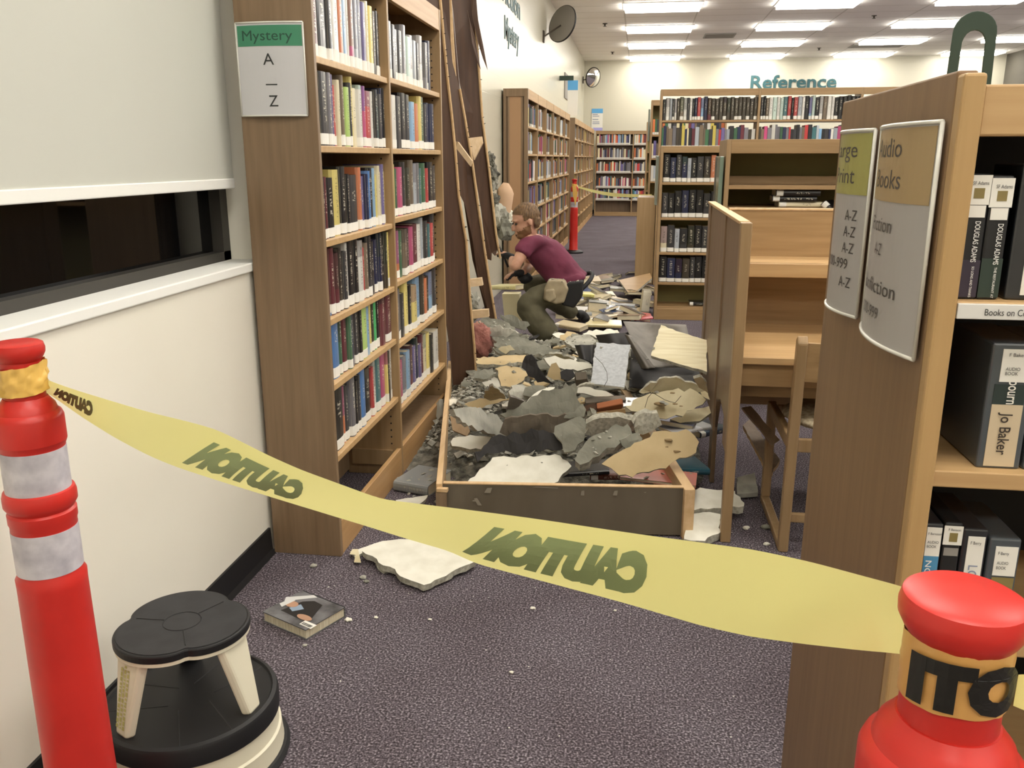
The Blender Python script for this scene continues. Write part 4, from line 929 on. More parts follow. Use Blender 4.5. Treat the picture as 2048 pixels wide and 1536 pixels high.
def chips(n, f, name, m, label, cat):
    V2 = []; F2 = []
    for _ in range(n):
        r = f(rc)
        if r is None: continue
        x, y, z, s = r; k = len(V2)
        pts = [Vector((rc.uniform(-1, 1), rc.uniform(-1, 1), rc.uniform(-.5, .5)))*s for _ in range(6)]
        q = [Vector((s, 0, 0)), Vector((0, s, 0)), Vector((-s, 0, 0)), Vector((0, -s, 0)), Vector((0, 0, s*.6)), Vector((0, 0, -s*.5))]
        q = [a*rc.uniform(.5, 1.15)+b*.3 for a, b in zip(q, pts)]; R = Matrix.Rotation(rc.uniform(0, 6.3), 3, 'Z') @ Matrix.Rotation(rc.uniform(-.6, .6), 3, 'X')
        V2 += [R @ a+Vector((x, y, z+s*.3)) for a in q]; F2 += [tuple(k+i for i in t_) for t_ in ((0, 1, 4), (1, 2, 4), (2, 3, 4), (3, 0, 4), (1, 0, 5), (2, 1, 5), (3, 2, 5), (0, 3, 5))]
    me = bpy.data.meshes.new(name); me.from_pydata(V2, [], F2); me.materials.append(m); o = bpy.data.objects.new(name, me); C.objects.link(o); tag(o, label, cat, None, 'stuff'); return o
def fh(r):
    x = r.uniform(-1.2, .33); y = r.uniform(3.6, 7.0); h = Hh(x, y)
    return (x, y, h, r.choice([.008, .01, .014, .02, .03])*r.uniform(.7, 1.3)) if h > .03 else None
chips(2600, fh, 'rubble_chips', M_grit, 'grey plaster chips strewn over the rubble heap', 'rubble')
chips(700, lambda r: (lambda x, y: (x, y, Hh(x, y), r.choice([.006, .008, .011, .016])*r.uniform(.7, 1.2)))(r.uniform(-1.0, -.66), r.uniform(3.9, 4.9)), 'rubble_chips', M_greyl, 'pale gravel gathered at the foot of the tall leaning board', 'rubble')
def fc(r):
    y = r.choice([r.uniform(1.3, 3.0), r.uniform(2.4, 3.2), r.uniform(2.6, 3.6)]); x = r.uniform(-1.0, .45)
    if -.66 < x < .25 and 3.0 < y < 3.15: return None
    if y < 2.2 and r.random() < .5: return None
    return (x, y, .0, r.choice([.0012, .0018, .0025, .0035])*r.uniform(.7, 1.3))
chips(420, fc, 'plaster_crumbs', mat('white_crumbs', '#d9d7cf', .9), 'white plaster crumbs scattered over the purple carpet', 'crumbs')
chips(120, lambda r: (r.uniform(-.95, -.70), r.uniform(3.0, 4.2), 0, r.choice([.003, .005, .008, .014])), 'plaster_crumbs', M_greyl, 'grey crumbs on carpet between mystery bookcase and fallen frame', 'crumbs')
# bigger single crumbs on the carpet
for i, (px, py, s, m, lb) in enumerate([(727, 1157, .012, M_greyl, 'two-tone plaster lump on carpet, between the book and the white slab'), (733, 1165, .010, M_grey, 'small grey plaster lump touching the paler lump on carpet'), (627, 1134, .013, M_greyl, 'flat grey plaster sliver on carpet behind the fallen book'), (697, 1242, .012, M_pl, 'thin white plaster sliver at the right corner of the book'), (845, 1180, .009, M_greyl, 'small lump just below the corner of the white slab'),
      (1492, 1058, .014, M_pl, 'white plaster lump on carpet beside the chair, near carrel post'), (1532, 1057, .020, M_grey, 'grey plaster shard on carpet in front of the chair runner'), (1533, 1090, .012, M_pl, 'white crumb close to the bottom of the carrel post'), (610, 1292, .007, M_greyl, 'tiny pinkish chip in front of the fallen book'), (752, 1236, .007, M_pl, 'small white chip right of the fallen book'),
      (1023, 1346, .007, M_pl, 'white chip in the middle of the open carpet'), (1066, 1218, .009, M_pl, 'pale smear-like chip below the word on the tape'), (860, 1240, .006, M_pl, 'small white chip, centre left of the open carpet'), (1230, 1222, .005, M_pl, 'small white chip below the tape near its last letter')]):
    p = atz(px, py, .0); b_ = blob('plaster_lump', p+Vector((0, 0, s*.4)), (s*1.0, s*.8, s*.45), m, lb, 'plaster lump', amp=.5, sc=3, sub=2, seed=i, flat=True)

# ================================================================== NAMED SLABS
PL3 = [M_pl, M_pledge, M_pledge]; GR3 = [M_grey, M_pledge, M_pledge]; GL3 = [M_greyl, M_pledge, M_pledge]; TN3 = [M_tan, M_pledge, M_tan]; TL3 = [M_tanl, M_pledge, M_tanl]
def slab(pix, zb, zt, th, mats, label, name='plaster_slab', cat='plaster slab', zr=0.0, jag=.006, rough=0., group=None, bevel=0, gs=6):
    a, n = tilt(pix, zb, zt, zr); return plane_slab(pix, a, n, th, name, mats, label, cat, group, jag=jag, rough=rough, bevel=bevel, gscale=gs)
slab([(724, 1102), (735, 1092), (765, 1082), (800, 1078), (870, 1080), (950, 1090), (952, 1122), (900, 1146), (848, 1170), (820, 1160), (800, 1152), (790, 1138), (757, 1125), (745, 1112)], .03, .045, .022, PL3, 'big white plasterboard slab on carpet at the foot of mystery bookcase', jag=.005)
slab([(700, 1103), (735, 1092), (740, 1100), (710, 1114)], .012, .015, .01, PL3, 'small tan and white scrap beside the white slab, near bookcase', jag=.003)
slab([(752, 1125), (790, 1128), (788, 1140), (768, 1145), (755, 1137)], .006, .008, .006, PL3, 'torn white paper flake under the edge of the big white slab', jag=.003)
slab([(705, 1098), (716, 1098), (722, 1125), (708, 1124), (711, 1110), (699, 1108)], .012, .02, .003, TL3, 'arrow-shaped cream scrap at the foot of mystery bookcase', jag=.0)
slab([(792, 1000), (856, 990), (845, 1004), (830, 1012), (800, 1015)], .012, .016, .012, PL3, 'white plaster scrap below the water-stained book', jag=.004)
slab([(932, 990), (940, 957), (955, 945), (985, 915), (1055, 910), (1110, 908), (1135, 922), (1143, 932), (1125, 948), (1100, 975), (1040, 990)], .10, .19, .02, PL3, 'large white plasterboard slab just behind the fallen end board', jag=.007)
slab([(904, 892), (906, 876), (930, 873), (983, 874), (975, 886), (962, 899), (930, 896)], .13, .17, .025, PL3, 'smaller white plaster slab at the left rail of fallen frame', jag=.007)
slab([(870, 880), (885, 868), (903, 872), (903, 890), (880, 890)], .03, .04, .02, GL3, 'grey plaster lump outside the left rail of fallen frame', jag=.006)
slab([(906, 818), (918, 816), (950, 814), (985, 825), (1008, 846), (1022, 870), (1022, 878), (990, 868), (950, 857), (925, 845), (912, 832)], .22, .34, .022, GL3, 'pale pointed plaster slab tipped over the left rail', jag=.007, rough=.004, zr=-.08)
slab([(1000, 828), (1040, 805), (1075, 790), (1110, 778), (1150, 766), (1156, 800), (1166, 815), (1150, 830), (1100, 836), (1060, 833), (1012, 836)], .30, .44, .03, GR3, 'big ridged grey render slab in the middle of the heap', jag=.009, rough=.016, zr=.0, gs=9)
slab([(1010, 838), (1060, 828), (1140, 828), (1166, 838), (1130, 862), (1090, 866), (1062, 874), (1030, 878), (1000, 862)], .22, .34, .012, [M_paperb], 'brown building paper under the ridged grey slab', 'building_paper', 'building paper', jag=.006, rough=.02, gs=5)
slab([(1000, 868), (1040, 868), (1075, 862), (1110, 868), (1130, 895), (1060, 905), (1010, 900), (975, 905), (955, 925), (950, 905), (975, 885)], .16, .28, .008, [M_tar], 'crumpled black tar paper behind the large white slab', 'tar_paper', 'tar paper', jag=.01, rough=.03, gs=5)
slab([(1110, 852), (1160, 832), (1173, 848), (1168, 880), (1150, 900), (1128, 905), (1124, 885), (1108, 868)], .22, .34, .012, GR3, 'rounded grey sheet curling in the middle of the heap', jag=.005, rough=.02, gs=5)
slab([(1085, 872), (1108, 866), (1118, 880), (1122, 898), (1100, 903), (1078, 900)], .20, .26, .012, GL3, 'light grey flap lying inside the curled grey sheet', jag=.005, rough=.01)
slab([(1150, 922), (1158, 902), (1178, 876), (1215, 862), (1255, 848), (1262, 858), (1265, 870), (1240, 886), (1205, 905), (1178, 925), (1160, 931)], .24, .36, .045, GR3, 'thick rounded grey render slab nearest the tan board', jag=.008, rough=.012, gs=8)
slab([(1172, 838), (1200, 826), (1245, 826), (1290, 832), (1296, 842), (1250, 858), (1195, 868), (1170, 856)], .27, .38, .03, GR3, 'flat greenish grey render slab right of the heap centre', jag=.008, rough=.01)
slab([(1262, 838), (1292, 822), (1314, 822), (1320, 838), (1300, 850), (1268, 856)], .34, .42, .03, GR3, 'knobbly grey render lump above the tan board', jag=.01, rough=.03, gs=14)
slab([(1240, 880), (1262, 868), (1285, 876), (1282, 892), (1255, 900)], .28, .34, .04, GR3, 'small grey render lump on the corner of tan board', jag=.01, rough=.02, gs=12)
tb = slab([(1203, 928), (1215, 918), (1240, 903), (1290, 878), (1318, 862), (1355, 864), (1372, 858), (1390, 872), (1398, 884), (1392, 905), (1340, 928), (1265, 955), (1238, 950), (1222, 936)], .20, .36, .013, TN3, 'large tan wallboard with glue dabs behind the fallen end board', 'wallboard_piece', 'wallboard', jag=.007)
tb2 = slab([(1250, 812), (1288, 792), (1345, 780), (1392, 782), (1412, 800), (1385, 820), (1332, 838), (1290, 826), (1262, 822)], .33, .44, .012, TL3, 'cream wallboard with dark glue dabs touching the carrel side', 'wallboard_piece', 'wallboard', jag=.007)
slab([(1278, 782), (1292, 768), (1330, 752), (1362, 754), (1392, 766), (1408, 778), (1340, 792)], .40, .50, .012, TL3, 'upper cream wallboard with glue dabs below the blue-grey board', 'wallboard_piece', 'wallboard', jag=.008)
slab([(1340, 838), (1385, 818), (1418, 812), (1422, 826), (1400, 842), (1360, 846)], .28, .34, .02, TL3, 'narrow cream wallboard strip under the glue-dabbed one', 'wallboard_piece', 'wallboard', jag=.006)
slab([(1386, 752), (1400, 748), (1412, 760), (1416, 782), (1398, 770)], .44, .56, .012, TL3, 'small cream wallboard scrap against the carrel panel', 'wallboard_piece', 'wallboard', jag=.004)
def dabs(o, pts, pix_r=6):
    mw = o.location
    for i, (px, py, zz, r) in enumerate(pts):
        b_ = blob('glue_dab', atz(px, py, zz), (r*1.4, r, r*.35), mat('old_glue', '#8a7452', .9), parent=o, amp=.4, seed=i, sub=2)
dabs(tb, [(1338, 880, .325, .012), (1352, 902, .285, .013), (1312, 883, .31, .010), (1304, 910, .265, .013), (1318, 922, .245, .009), (1272, 928, .225, .012), (1332, 893, .30, .008)])
dabs(tb2, [(1322, 808, .395, .02), (1350, 808, .40, .008), (1345, 786, .445, .008), (1362, 812, .39, .006), (1288, 800, .385, .007)])
slab([(1053, 804), (1068, 788), (1098, 774), (1110, 774), (1104, 784), (1078, 796), (1058, 809)], .34, .40, .02, PL3, 'white plaster strip pointing left in the middle of the heap', jag=.005)
slab([(1154, 786), (1156, 775), (1180, 774), (1212, 782), (1228, 791), (1190, 793)], .36, .40, .02, PL3, 'white pointed plaster wedge below the blue-grey board', jag=.004)
slab([(1150, 775), (1172, 764), (1188, 766), (1186, 774), (1160, 780)], .37, .41, .015, PL3, 'small white plaster piece leaning behind the white wedge', jag=.004)
slab([(1088, 716), (1110, 711), (1140, 718), (1182, 728), (1184, 736), (1155, 742), (1128, 738), (1100, 732)], .33, .40, .015, PL3, 'white plaster slab left of the blue-grey board', jag=.006, rough=.006)
slab([(1098, 705), (1125, 704), (1150, 714), (1140, 720), (1108, 712)], .34, .40, .012, TL3, 'splintered cream strips left of the blue-grey board', jag=.008, rough=.01)
slab([(1094, 752), (1103, 728), (1112, 725), (1120, 738), (1128, 762), (1108, 760)], .33, .42, .01, TN3, 'upright tan triangular scrap left of heap centre', 'wallboard_piece', 'wallboard', jag=.003)
slab([(990, 737), (1012, 731), (1040, 735), (1056, 744), (1048, 760), (1020, 774), (1002, 772), (996, 752)], .30, .37, .015, TN3, 'rounded tan wallboard piece with glue marks, left of heap', 'wallboard_piece', 'wallboard', jag=.006)
slab([(952, 716), (1000, 711), (1050, 709), (1054, 722), (1010, 730), (954, 728)], .30, .33, .02, TN3, 'long tan wallboard strip right of the tall leaning board', 'wallboard_piece', 'wallboard', jag=.008, rough=.006)
slab([(928, 808), (960, 796), (990, 800), (1020, 796), (1022, 800), (985, 808), (962, 818), (940, 815)], .27, .32, .01, TN3, 'narrow tan wallboard strip above the pale pointed slab', 'wallboard_piece', 'wallboard', jag=.006)
slab([(972, 800), (970, 780), (985, 765), (1000, 775), (1014, 796), (990, 800)], .28, .42, .01, TN3, 'curled tan sheet standing beside the gravel at left', 'wallboard_piece', 'wallboard', jag=.005, rough=.02)
slab([(1012, 822), (1020, 790), (1032, 792), (1048, 800), (1030, 815)], .32, .42, .008, [M_paper], 'grey paper sheet slanting behind the ridged slab', 'building_paper', 'building paper', jag=.004, rough=.01)
slab([(1043, 735), (1050, 712), (1062, 708), (1072, 725), (1075, 745), (1110, 770), (1075, 765)], .33, .48, .006, [M_tar], 'curling black tar paper behind the rounded tan piece', 'tar_paper', 'tar paper', jag=.006, rough=.03)
slab([(1120, 745), (1145, 740), (1150, 752), (1135, 762), (1122, 758)], .33, .38, .03, [M_tar], 'dark crumpled scrap right of the tan triangle', 'tar_paper', 'tar paper', jag=.008, rough=.03)
slab([(900, 832), (928, 832), (940, 862), (934, 872), (905, 860)], .16, .24, .02, [M_oak], 'short oak offcut wedged under the pale pointed slab', 'oak_offcut', 'wood offcut', jag=0)
slab([(1193, 806), (1243, 796), (1246, 800), (1240, 812), (1195, 818)], .30, .37, .03, [M_brick], 'orange-brown wood block below the white wedge', 'wood_block', 'wood block', jag=0, bevel=.003)
slab([(1168, 812), (1190, 806), (1194, 818), (1175, 824)], .30, .36, .03, [M_walnut], 'dark brown wood block left of the orange-brown one', 'wood_block', 'wood block', jag=.002)
slab([(1150, 745), (1172, 743), (1176, 766), (1150, 768)], .33, .40, .06, [mat('dirty_brick', '#5a5246', .95)], 'dirty brick in the shadow left of the blue-grey board', 'brick', 'brick', jag=.002)
slab([(1190, 826), (1250, 818), (1252, 830), (1195, 836)], .29, .33, .012, [M_oakx], 'thin tan wood strip below the orange-brown block', 'wood_strip', 'wood strip', jag=0)
slab([(1180, 766), (1192, 684), (1261, 689), (1249, 775)], .33, .47, .014, [M_tile, M_pl], 'pale blue-grey board propped upright in the heap', 'propped_board', 'board', jag=.003, bevel=.002)
slab([(1170, 796), (1250, 790), (1252, 800), (1172, 806)], .33, .35, .014, [M_paperb], 'thin brown strip under the propped blue-grey board', 'wood_strip', 'wood strip', jag=.003)
# large grey paper sheet curling over, and the cream panel on it
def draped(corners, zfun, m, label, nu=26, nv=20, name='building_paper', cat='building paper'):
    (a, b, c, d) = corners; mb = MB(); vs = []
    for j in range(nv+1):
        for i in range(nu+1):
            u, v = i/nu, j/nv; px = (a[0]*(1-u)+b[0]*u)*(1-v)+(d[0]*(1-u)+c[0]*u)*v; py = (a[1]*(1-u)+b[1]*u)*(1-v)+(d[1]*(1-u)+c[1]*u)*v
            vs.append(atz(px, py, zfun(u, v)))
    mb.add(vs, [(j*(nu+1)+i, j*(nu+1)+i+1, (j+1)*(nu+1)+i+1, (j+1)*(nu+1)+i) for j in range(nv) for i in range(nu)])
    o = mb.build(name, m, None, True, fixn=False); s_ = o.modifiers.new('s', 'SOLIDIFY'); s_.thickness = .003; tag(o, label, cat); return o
draped([(1246, 643), (1372, 650), (1392, 735), (1290, 735)], lambda u, v: .30+.16*(1-v)-.03*math.sin(u*5), M_paper, 'large sheet of grey building paper behind the cream panel')
draped([(1250, 668), (1262, 672), (1310, 737), (1284, 738)], lambda u, v: .44-.12*v+.06*math.sin(u*3.1), M_paper, 'curled front edge of grey building paper right of the blue-grey board')
draped([(1192, 670), (1256, 665), (1262, 690), (1200, 688)], lambda u, v: .40-.04*v+.05*math.sin(u*3.1), M_tar, 'black sheet standing in for the shadow above the propped blue-grey board', name='tar_paper', cat='tar paper')  # this black sheet stands in for a shadow, drawn as dark colour
draped([(1150, 690), (1194, 690), (1190, 730), (1160, 716)], lambda u, v: .40-.06*v+.02*math.sin(u*6), M_tar, 'torn black tar paper left of the propped blue-grey board', name='tar_paper', cat='tar paper')
draped([(1262, 700), (1408, 730), (1400, 790), (1258, 775)], lambda u, v: .27+.03*math.sin(u*7+v*3), M_tar, 'black sheet spread low under the cream panel', name='tar_paper', cat='tar paper')  # plain black sheet below the cream panel
slab([(1322, 650), (1360, 664), (1414, 680), (1414, 744), (1358, 728), (1302, 711)], .42, .58, .016, [M_cream, M_pledge, M_cream], 'cream grooved panel resting against the carrel side', 'grooved_board', 'board', jag=.003)
slab([(1128, 682), (1148, 672), (1180, 670), (1192, 682), (1180, 694), (1145, 696)], .26, .30, .02, GL3, 'oval grey plaster slab right of the man\'s boot', jag=.006, rough=.008)
slab([(1165, 668), (1178, 660), (1235, 660), (1240, 668), (1200, 676)], .24, .28, .015, PL3, 'torn white plaster scraps behind the oval grey slab', jag=.010, rough=.01)
slab([(1150, 704), (1190, 696), (1195, 700), (1160, 712)], .32, .36, .012, PL3, 'thin white plaster strip in front of the oval slab', jag=.006)
# grey slabs around the man's feet
for i, (pp, zb, zt, mt, lb) in enumerate([
    ([(950, 645), (975, 632), (1010, 645), (1045, 668), (1030, 680), (990, 672), (958, 662)], .30, .42, GR3, 'grey render slab sloping down from the wall, left of the man'),
    ([(985, 672), (1030, 668), (1080, 688), (1120, 700), (1085, 712), (1030, 705), (992, 694)], .27, .36, GR3, 'wide grey render slab in front of the man\'s boot'),
    ([(968, 655), (1000, 650), (1030, 662), (1012, 676), (978, 672)], .34, .42, GL3, 'lighter grey flake on top of the sloping grey slab'),
    ([(1000, 628), (1030, 632), (1060, 650), (1050, 660), (1010, 645)], .30, .40, GR3, 'grey render slab below the man\'s knee'),
    ([(980, 692), (1010, 690), (1050, 700), (1040, 709), (995, 706)], .29, .34, GR3, 'thin grey slab above the long tan strip'),
    ([(996, 698), (1020, 690), (1030, 700), (1012, 708)], .31, .36, TL3, 'cream chip lying on the thin grey slab'),
    ([(950, 742), (985, 735), (990, 746), (975, 756), (950, 756)], .27, .31, GR3, 'dark grey slab right of the tall board foot'),
    ([(1050, 775), (1075, 770), (1095, 780), (1070, 790), (1045, 790)], .32, .36, GR3, 'grey render piece above the white strip'),
    ([(1022, 772), (1045, 768), (1075, 785), (1045, 797), (1020, 790)], .30, .34, GL3, 'soft grey mound of plaster left of the white strip'),
    ([(1170, 838), (1180, 815), (1192, 822), (1190, 838)], .30, .38, GL3, 'pale plaster scrap standing behind the greenish slab'),
    ([(1128, 835), (1165, 808), (1172, 820), (1168, 834)], .33, .38, GR3, 'grey edge piece right of the big ridged slab')]):
    slab(pp, zb, zt, .02, mt, lb, jag=.009, rough=.012, gs=10)
# loose medium pieces that nothing tells apart
rp = random.Random(5)
kinds = [('grey', GR3, 60), ('white', PL3, 34), ('tan', TN3, 24), ('dark', [M_tar], 22)]
for cn, ms, n in kinds:
    for i in range(n):
        for _ in range(30):
            x = rp.uniform(-1.0, .28); y = rp.uniform(3.75, 6.6)
            if Hh(x, y) > .10: break
        z = Hh(x, y)+rp.uniform(.01, .05); r = rp.choice([rp.uniform(.02, .05), rp.uniform(.03, .085)]); nn = Vector((rp.uniform(-.35, .35), rp.uniform(-.5, .2), 1)).normalized()
        u = nn.orthogonal().normalized(); v = nn.cross(u); c0 = Vector((x, y, z)); k = rp.randint(4, 6); a0 = rp.uniform(0, 6)
        k += 3; poly = [c0+(u*math.cos(a0+6.283*j/k)*rp.uniform(.6, 1.2)+v*math.sin(a0+6.283*j/k)*rp.uniform(.6, 1.2))*r for j in range(k)]
        me_ = bmesh.new(); tv = [me_.verts.new(p-c0) for p in poly]; bv = [me_.verts.new(p-c0-nn*.012+Vector((rp.uniform(-1, 1), rp.uniform(-1, 1), 0))*.006) for p in poly]
        me_.faces.new(tv); me_.faces.new(list(reversed(bv)))
        for j in range(k): f = me_.faces.new((tv[j], bv[j], bv[(j+1) % k], tv[(j+1) % k])); f.material_index = len(ms)-1
        bmesh.ops.recalc_face_normals(me_, faces=me_.faces); md = bpy.data.meshes.new('rubble_piece'); me_.to_mesh(md); me_.free()
        for m_ in ms: md.materials.append(m_)
        o = bpy.data.objects.new('rubble_piece', md); C.objects.link(o); o.location = c0
        tag(o, 'loose %s fragment among the named slabs of the rubble heap' % cn, 'rubble piece', '%s fragments in the rubble' % cn)
# right of the frame
slab([(1378, 985), (1400, 975), (1470, 982), (1482, 1000), (1488, 1012), (1440, 1016), (1378, 1020)], .06, .08, .03, PL3, 'white plaster slab beside the fallen frame, partly behind carrel post', jag=.007)
slab([(1372, 1030), (1420, 1024), (1440, 1028), (1444, 1062), (1410, 1082), (1368, 1078)], .03, .05, .03, PL3, 'lower white plaster slab touching the fallen end board', jag=.007)
slab([(1398, 762), (1410, 756), (1420, 800), (1404, 792)], .38, .46, .01, TL3, 'narrow cream scrap squeezed at the carrel panel', 'wallboard_piece', 'wallboard', jag=.003)
# insulation, foam, wall damage
blob('insulation_clump', aty(962, 682, 5.05), (.075, .06, .10), M_insul, 'pink insulation clump beside the tall leaning board', 'insulation', amp=.5, sc=4, seed=2)
blob('insulation_clump', aty(956, 660, 5.1), (.04, .04, .05), mat('pale_insulation', '#c08b78', .95), 'small pale pink insulation tuft above the pink clump', 'insulation', amp=.4, sc=4, seed=6)
t = empty('foam_column', aty(1012, 405, 8.9), 'beige foam lump stuck to the wall bookcase end', 'foam'); 
bm_ = [(1010, 378, .05), (1012, 388, .055), (1011, 402, .05), (1010, 420, .045), (1008, 434, .05)]
mb = MB(); mb.tube([aty(x, y, 9.0) for x, y, r in [(1012, 366, 0)]+bm_+[(1006, 445, 0)]], [.03]+[r*1.5 for _, _, r in bm_]+[.03], 16); mb.build('foam', M_foam, t, True)
for i, (px, py, r, m_, lb) in enumerate([(982, 318, .05, M_bed, 'dark plaster break high on the left wall beside leaning boards'), (985, 348, .07, M_bed, 'dark plaster break on the wall below the highest one'), (988, 368, .05, M_greyl, 'pale torn plaster on the wall above the foam lump height'), (990, 400, .05, M_bed, 'dark break at the wall edge left of the foam lump'), (1000, 432, .09, M_greyl, 'crumbled grey plaster cluster below the foam lump'), (1012, 452, .11, M_grey, 'big hanging chunk of grey plaster in front of the man\'s face'), (1024, 440, .06, M_pl, 'white flake of the hanging chunk near the man\'s forehead'), (998, 452, .05, M_tar, 'black lump standing in for a dark hollow left of the hanging chunk'), (946, 603, .05, M_greyl, 'plaster crust on the lower wall right of the tall board'), (946, 625, .05, M_grey, 'second plaster crust lower on the wall right of tall board')]):  # the black lump imitates the darkness of a hole in the wall
    blob('broken_plaster', aty(px, py, 8.4 if px > 960 else 5.9), (r*.8, r, r*1.25), m_, lb, 'broken plaster', amp=.55, sc=3.5, seed=i+3, flat=True)

# ================================================================== LEANING BOARDS
def board(pts, label, m=M_walnut, th=(.0, .018, 0), name='leaning_board', edge=None, nails=None, parent=None, cat='board'):
    P_ = [aty(*p) for p in pts]; mb = MB(); mb.prism(P_, th); o = mb.build(name, m, parent)
    if parent is None: tag(o, label, cat)
    if edge:
        e = [aty(x, y, Y)+Vector((.002, -.003, 0)) for x, y, Y in edge]; mb = MB(); mb.tube(e, .0085, 6); mb.build('split_edge', M_pale, o)
        rr = random.Random(len(pts)); 
        for i in range(nails or 0):
            k = rr.uniform(.02, .98)*(len(e)-1); a = e[int(k)].lerp(e[int(k)+1], k-int(k)); d = Vector((rr.uniform(.3, 1), -.6, rr.uniform(-.3, .3))).normalized()
            n_ = MB(); n_.tube([a, a+d*.022], .0018, 6); nl = n_.build('nail', M_greymet, o)
    return o
A_edge = [(880, -60, 4.72), (880, 0, 4.72), (888, 90, 4.74), (895, 160, 4.76), (903, 230, 4.78), (910, 300, 4.8), (917, 390, 4.82), (925, 440, 4.84), (932, 480, 4.86), (940, 600, 4.9), (948, 690, 4.93), (953, 767, 4.95)]
tall_board = board(A_edge+[(906, 770, 4.80), (898, 690, 4.76), (880, 560, 4.72), (870, 300, 4.68), (850, 0, 4.62), (842, -60, 4.6)], 'tall stained board leaning beside the mystery bookcase, nails along its edge', edge=A_edge, nails=14)
B_edge = [(919, 178, 5.15), (930, 240, 5.18), (945, 330, 5.2), (957, 420, 5.24), (966, 480, 5.28), (978, 560, 5.33), (992, 642, 5.4)]
board([(893, -50, 5.05), (905, 20, 5.08)]+B_edge+[(1004, 642, 5.42), (982, 650, 5.38), (972, 610, 5.34), (956, 560, 5.28), (945, 480, 5.22), (930, 410, 5.15), (915, 380, 5.1), (885, 120, 5.02), (872, -50, 5.0)], 'second leaning board, narrowing to the floor behind the tall board', edge=B_edge, nails=9)
C_edge = [(944, -50, 5.6), (949, 20, 5.6), (956, 120, 5.62), (964, 235, 5.64), (978, 340, 5.68), (992, 470, 5.74), (1000, 516, 5.78)]
board([(890, -50, 5.5)]+C_edge+[(994, 500, 5.76), (990, 512, 5.75), (983, 505, 5.74), (982, 521, 5.73), (974, 518, 5.72), (962, 420, 5.66), (945, 320, 5.6), (928, 220, 5.55), (905, 80, 5.52)], 'third leaning board against the cream wall, its foot snapped off jagged', edge=C_edge, nails=8)
board([(938, -40, 5.55), (949, -40, 5.55), (956, 40, 5.57), (967, 95, 5.6), (975, 140, 5.62), (966, 118, 5.6), (955, 82, 5.58), (944, 30, 5.56)], 'sharp dark splinter at the top of the third board', th=(0, .01, 0), name='splinter', cat='splinter')
board([(934, 20, 5.5), (940, 45, 5.5), (950, 78, 5.52), (961, 139, 5.55), (953, 122, 5.53), (944, 85, 5.5)], 'shorter dark splinter left of the sharp one', th=(0, .01, 0), name='splinter', cat='splinter')
board([(899, 0, 4.9), (903, 0, 4.9), (908, 90, 4.92), (912, 152, 4.95), (905, 125, 4.93), (901, 80, 4.91)], 'pale splinter hanging between the first two leaning boards', m=M_pale, th=(0, .008, 0), name='splinter', cat='splinter')
board([(912, 283, 4.9), (916, 284, 4.9), (944, 322, 5.05), (941, 333, 5.05), (912, 296, 4.9)], 'short pale brace nailed between the first two leaning boards', m=M_raw, th=(0, .03, 0), name='brace', cat='wood brace')
board([(937, 276, 5.3), (963, 273, 5.4), (965, 286, 5.4), (948, 320, 5.33)], 'pale triangular offcut caught between second and third boards', m=M_raw, th=(0, .03, 0), name='wood_offcut', cat='wood offcut')
board([(926, 395, 5.3), (930, 392, 5.3), (952, 500, 5.35), (975, 610, 5.4), (986, 650, 5.45), (978, 650, 5.45), (945, 520, 5.35)], 'splintered brown strip crossing behind the second board', th=(0, .01, 0), name='splinter', cat='splinter', edge=[(930, 392, 5.29), (952, 500, 5.34), (975, 610, 5.39)], nails=0)
board([(932, 560, 4.91), (962, 556, 4.96), (965, 571, 4.96), (933, 575, 4.91)], '', m=M_raw, th=(0, .04, 0), name='cleat', parent=tall_board)
board([(939, 622, 4.93), (976, 619, 4.97), (977, 634, 4.97), (941, 638, 4.93)], '', m=M_raw, th=(0, .04, 0), name='cleat', parent=tall_board)
board([(1004, 588, 6.5), (1038, 588, 6.5), (1042, 645, 6.5), (1010, 648, 6.5)], 'cream board standing behind the crouching man', m=M_cream, th=(0, .12, 0), name='cream_board')
board([(866, 815, 4.3), (878, 800, 4.3), (887, 800, 4.3), (884, 862, 4.2), (874, 860, 4.2), (874, 838, 4.25)], 'grey plaster strip upright between bookcase and left rail', m=M_greyl, th=(0, .02, 0), name='plaster_strip', cat='plaster slab')
for pts, lb in (([(1190, 713, .44), (1205, 728, .43), (1214, 745, .41), (1215, 760, .39), (1208, 773, .36)], 'thin dark wire curling over the propped blue-grey board'), ([(1290, 815, .40), (1296, 795, .45), (1305, 785, .44), (1330, 800, .41), (1350, 806, .41), (1362, 792, .46)], 'thin dark wire looping over the cream wallboards')):
    o = MB().tube([atz(x, y, z+.01) for x, y, z in pts], .0012, 6).build('wire', M_greymet, None, True); tag(o, lb, 'wire')
# debris under the carrel
for pp, zb, zt, mt, lb in [([(1484, 815), (1502, 812), (1560, 880), (1545, 890)], .30, .44, [M_oakd], 'oak board sloping into the dark under the carrel desk'), ([(1486, 850), (1500, 838), (1560, 920), (1540, 950)], .12, .25, [M_oakd, M_pale], 'wide board leaning low under the carrel desk'), ([(1474, 955), (1510, 945), (1516, 985), (1474, 988)], .03, .06, [M_greyl], 'grey board end on carpet between carrel post and chair')]:
    slab(pp, zb, zt, .02, mt, lb, 'loose_board', 'board', jag=.002)

# ================================================================== BOOKS ON THE FLOOR
def flat(px, py, z, yaw, L, d, t, ck, label, tl=(0, 0), col=None, lab=True, group=None, pages=None):
    p = atz(px, py, z)+Matrix.Rotation(yaw, 3, 'Z') @ Vector((-L/2, -d/2, 0)); return lying(p.x, p.y, z+t/2, L, d, t, yaw, ck, label, group, lab, tl, col, pages)
# the book by the stool: corners from the photo
a, b, c = atz(529, 1236, .0), atz(612, 1272, .0), atz(690, 1240, .0)
